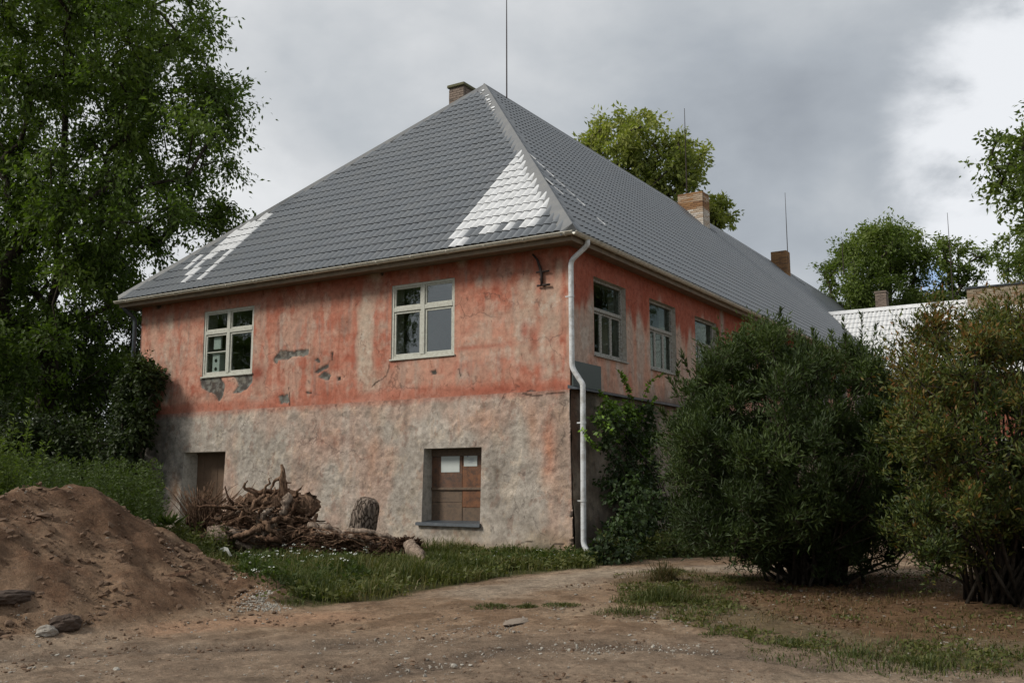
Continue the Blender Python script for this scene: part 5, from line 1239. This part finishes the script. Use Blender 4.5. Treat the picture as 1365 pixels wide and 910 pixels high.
def f():
    D2 = D-.6
    m = MB(); root(m, [(405, 708, D2+.2), (440, 716, D2), (490, 722, D2-.1), (545, 736, D2-.2)], .13, .10, 6, .035, 12, .25); m.build('main_root', MAT['root'], rl, smooth=True)
    for path, r0, r1, mt in (([(410, 700, D2), (450, 707, D2-.05), (500, 711, D2-.1), (548, 724, D2-.1)], .055, .04, 'palewood'), ([(420, 710, D2-.1), (470, 716, D2-.2), (530, 730, D2-.2)], .06, .03, 'palewood'), ([(430, 735, D2), (480, 742, D2-.1), (545, 752, D2-.1)], .08, .05, 'rootdark')):
        m = MB(); root(m, path, r0, r1, 6, .022, 8, .3); m.build('side_root', MAT[mt], rl, smooth=True)
    for nm, cnt, mt in (('fine_roots', 150, 'rootdark'), ('fine_roots', 70, 'root')):
        m = MB()
        for _ in range(cnt):
            x = rng.uniform(410, 545); y = 705+(x-410)*.17+rng.uniform(-4, 30 if mt == 'rootdark' else 16); a = .15+rng.normal()*.5; L_ = rng.uniform(15, 50)*(1 if rng.random() < .7 else -1); d = D2-rng.uniform(0, .35)
            root(m, [(x, y, d), (x+L_*.5*math.cos(a), y+abs(L_)*.2*math.sin(a), d), (x+L_*math.cos(a), y+abs(L_)*.4*math.sin(a)+8*rng.random(), d)], rng.uniform(.010, .026), .004, 3, .018, 5)
        m.build(nm, MAT[mt], rl, smooth=True, kind='stuff')
fin(rl, f)
br_ = thing('broken_root', 560, 765, D-1.1, 'broken root end with pale torn wood and a dark shaggy knob', 'root')
def f():
    D2 = D-1.1
    m = MB(); root(m, [(547, 726, D2-.1), (556, 741, D2-.7), (567, 755, D2-1.3), (578, 766, D2-1.8)], .105, .075, 5, .015, 12, .25); m.build('torn_wood', MAT['palewood'], br_, smooth=True)
    m = MB(); root(m, [(570, 758, D2-1.5), (579, 768, D2-1.9)], .085, .07, 4, .012, 10, .3); m.build('bark', MAT['root'], br_, smooth=True)
    m = MB()
    for _ in range(150):
        x, y = rng.normal(541, 8), rng.normal(727, 4.5); a = rng.random()*6.28; L_ = rng.uniform(6, 15); root(m, [(x, y, D2+.1), (x+L_*.5*math.cos(a), y+L_*.5*math.sin(a), D2), (x+L_*math.cos(a), y+L_*.8*math.sin(a), D2-.05)], .024, .006, 2, .01, 5)
    root(m, [(530, 735, D2+.1), (548, 726, D2+.1)], .10, .09, 3, .03, 8, .3)
    m.build('fine_roots', MAT['rootdark'], br_, smooth=True, kind='stuff')
fin(br_, f)
bl_ = thing('bark_log', 478, 735, D+.2, 'short upright log with deep plated grey bark leaning before the wall', 'log')
def f():
    D2 = D+.3; a = np.array(at(476, 740, D2)); b = np.array(at(491, 664, D2)); m = MB(); k = 22; sd = 26
    P = [a+(b-a)*i/(k-1) for i in range(k)]; rr = [.275-.055*(i/(k-1)) for i in range(k)]; rr[-1] *= .62; rr[-2] *= .84; rr[-3] *= .95
    nz = fbm(*np.meshgrid(np.arange(k)*.35, np.arange(sd)*1.1, indexing='ij'), 3); m.tube(P, rr, sd, prof=lambda i, j: 1+.16*(nz[i, j]-.5)+.03*math.sin(j*3.3))
    m.build('trunk', MAT['platebark'], bl_, smooth=True)
fin(bl_, f)
m = MB(); c = at(300, 734, D-1.3)
m.add([c+RT*a+np.array((0, 0, b_))+FW*d for a, b_, d in ((-.10, .02, 0), (-.03, .06, .03), (.04, .05, 0), (.07, 0, -.02), (.11, -.08, 0), (.07, -.09, .02), (.01, .0, .02), (-.06, -.02, .04))], [(0, 7, 1), (1, 7, 6, 2), (2, 6, 3), (3, 6, 5, 4)]); o = m.build('plastic_scrap', MAT['plastic'], label='crumpled white plastic scrap in the grass at the edge of the heap', cat='litter')
sm = o.modifiers.new('s', 'SOLIDIFY'); sm.thickness = .012

# ================================================================== STONES
def ico(sub=1):
    t = (1+5**.5)/2; v = [(-1, t, 0), (1, t, 0), (-1, -t, 0), (1, -t, 0), (0, -1, t), (0, 1, t), (0, -1, -t), (0, 1, -t), (t, 0, -1), (t, 0, 1), (-t, 0, -1), (-t, 0, 1)]
    f = [(0, 11, 5), (0, 5, 1), (0, 1, 7), (0, 7, 10), (0, 10, 11), (1, 5, 9), (5, 11, 4), (11, 10, 2), (10, 7, 6), (7, 1, 8), (3, 9, 4), (3, 4, 2), (3, 2, 6), (3, 6, 8), (3, 8, 9), (4, 9, 5), (2, 4, 11), (6, 2, 10), (8, 6, 7), (9, 8, 1)]
    v = [np.array(p)/np.linalg.norm(p) for p in v]
    for _ in range(sub):
        nf = []; c = {}
        def mid(a, b):
            k = (min(a, b), max(a, b))
            if k not in c: p = v[a]+v[b]; v.append(p/np.linalg.norm(p)); c[k] = len(v)-1
            return c[k]
        for a, b, d in f: ab, bd, da = mid(a, b), mid(b, d), mid(d, a); nf += [(a, ab, da), (b, bd, ab), (d, da, bd), (ab, bd, da)]
        f = nf
    return np.array(v), np.array(f)
iv, if_ = ico(0)
def pebbles(name, P, s, mat, label, cat, flat=.6):
    n = len(P); jit = 1+.25*rng.normal(size=(n, 12, 1)); sc = s[:, None, None]*(1+.35*rng.normal(size=(n, 1, 3)))*[1, 1, flat]
    V = (iv[None]*jit*sc+P[:, None]).reshape(-1, 3); F = (if_[None]+np.arange(n)[:, None, None]*12).reshape(-1, 3)
    me = npmesh(name, V, F, [mat]); link(bpy.data.objects.new(name, me), kind='stuff', label=label, cat=cat)
YARD = [(-9, -7.5), (1.2, -7.4), (2.6, -2.4), (6.5, -1.8), (12, -5), (10, -9), (4, -13.4), (-4, -13.4), (-12, -10)]
def pd(X, Y): return (.15+.85*sstep(.46, .62, fbm(X*1.1+20, Y*1.1, 4)))*(1-.97*inpoly(X, Y, gpoly))
def sizes(n, a, b): return a+(b-a)*rng.random(n)**5
P = scatter(YARD, 8500, pd); pebbles('pebbles', P, sizes(len(P), .004, .020), MAT['stone'], 'small pale stones strewn over the bare earth of the yard', 'stones')
MAT['chip'] = simple('pale_chip', (.36, .33, .28), .9, var=.25)
P = scatter(YARD, 900, pd); pebbles('stone_chips', P, sizes(len(P), .004, .017), MAT['chip'], 'whitish stone chips scattered on the yard', 'stones')
MAT['earthclod'] = simple('earth_clod', (.135, .083, .05), .95, var=.4, scale=9)
HEAP = [tuple(p) for p in GP([(-60, 860), (100, 835), (250, 815), (345, 805), (330, 775), (250, 725), (150, 672), (60, 655), (-60, 660)])]
P = scatter(HEAP, 15000); pebbles('earth_clods', P, sizes(len(P), .008, .055), MAT['earthclod'], 'crumbly dark clods covering the earth heap', 'clods', .75)
P = scatter(HEAP, 420); pebbles('stone_chips', P, sizes(len(P), .006, .022), MAT['chip'], 'pale stone chips in the heap of earth', 'stones')
P = scatter(YARD, 9000, lambda X, Y: sstep(.5, .64, fbm(X*1.4+50, Y*1.4, 4))*(1-.97*inpoly(X, Y, gpoly))); pebbles('earth_clods', P, sizes(len(P), .004, .024), MAT['earthclod'], 'small dark crumbs of earth on the yard', 'clods', .6)
def patch(px, py, w_, d_, n, s0, s1, mat, label):
    c = G(px, py); a = rng.normal(size=(n, 2)); X = c[0]+a[:, 0]*w_*RT[0]+a[:, 1]*d_*FW[0]; Y = c[1]+a[:, 0]*w_*RT[1]+a[:, 1]*d_*FW[1]
    pebbles('gravel', np.stack([X, Y, gz(X, Y)], 1), sizes(n, s0, s1), mat, label, 'gravel', .8)
patch(345, 801, .12, .16, 300, .008, .018, MAT['chip'], 'small heap of white gravel at the grass edge')
patch(366, 809, .10, .08, 160, .006, .016, MAT['chip'], 'trail of white gravel below the gravel heap')
patch(835, 868, .45, .22, 260, .004, .015, MAT['chip'], 'light spill of whitish gravel in the right foreground')
patch(640, 836, .22, .2, 160, .005, .016, MAT['stone'], 'grey gravel left of the flat slab')
patch(560, 868, .9, .5, 150, .004, .014, MAT['chip'], 'thin scatter of pale gravel in the centre foreground')
patch(60, 862, .9, .4, 150, .004, .016, MAT['chip'], 'pale gravel at the foot of the heap')
iv2, if2 = ico(3)
MAT['earthslab'] = simple('earth_slab', (.24, .19, .145), .95, var=.3, bump=.6, bscale=25)
def rock(name, px, py, sx, sy, sz, mat, label, cat='stone', seed=1.):
    c = G(px, py); r = 1+.75*(fbm(iv2[:, 0]*1.3+seed*7+20, iv2[:, 1]*1.3+iv2[:, 2]*1.7+20, 4, 1, .6)-.5)
    V = iv2*r[:, None]; V = np.stack([V[:, 0]*sx, V[:, 1]*sy, np.maximum(V[:, 2], -.45)*sz], 1); a = YAW+.3*seed; R_ = np.array([[math.cos(a), -math.sin(a), 0], [math.sin(a), math.cos(a), 0], [0, 0, 1]])
    me = npmesh(name, V@R_.T, if2, [mat], False); o = bpy.data.objects.new(name, me); o.location = (c[0], c[1], c[2]+sz*.35); link(o, label=label, cat=cat)
rock('stone', 62, 846, .10, .09, .075, MAT['stone'], 'pale grey stone beside the dark clod at the left', seed=1)
rock('earth_clod', 87, 838, .14, .12, .11, MAT['clod'], 'large dark round clod behind the pale stone at the left', 'clod', 2)
rock('earth_clod', 14, 802, .26, .14, .09, MAT['clod'], 'wide flat dark clod at the left edge of the heap', 'clod', 3)
rock('stone', 690, 829, .30, .10, .022, MAT['earthslab'], 'flat grey slab sunk in the track', seed=4)
rock('stone', 580, 762, .12, .1, .08, MAT['stone'], 'grey rounded stone at the foot of the wall grass', seed=5) if False else None
rock('stone', 155, 893, .03, .028, .02, MAT['chip'], 'small whitish stone near the bottom left', seed=6)
rock('stone', 605, 888, .03, .028, .02, MAT['chip'], 'small whitish stone near the bottom centre', seed=7)
m = MB(); c = G(240, 770)
m.add([c+RT*a+np.array((0, 0, b_+.02))+FW*d for a, b_, d in ((-.20, .01, 0), (.0, .05, .02), (.17, .075, .03), (.18, .05, .0), (.0, .015, -.02), (-.19, -.02, -.02), (-.20, -.01, .05), (.17, .05, .08))], [(0, 1, 4, 5), (1, 2, 3, 4), (0, 6, 7, 2, 1), (3, 2, 7), (5, 4, 3, 7, 6), (0, 5, 6)])
m.build('wood_splinter', MAT['rootdark'], label='flat dark splinter of wood lying on the earth heap', cat='wood')
# fallen leaves under the bushes
P = scatter([tuple(p) for p in LITTER_POLY], 5000, lambda X, Y: .3+.7*sstep(.4, .6, fbm(X*1.5, Y*1.5, 3))); P[:, 2] += .008
V, F, T = leaf_mesh(P, nrm(rand_unit(len(P))*[1, 1, .2]), .03+.03*rng.random(len(P)), .010+.008*rng.random(len(P)), np.clip(.55+.4*rng.random(len(P)), 0, 1))
MAT['litter'] = leaf_mat('leaf_litter', [(.05, .032, .018), (.10, .058, .03), (.14, .075, .04)], .05)
me = npmesh('fallen_leaves', V, F, [MAT['litter']], attrs={'tint': T}); link(bpy.data.objects.new('fallen_leaves', me), kind='stuff', label='reddish brown fallen leaves under the bushes', cat='leaves')
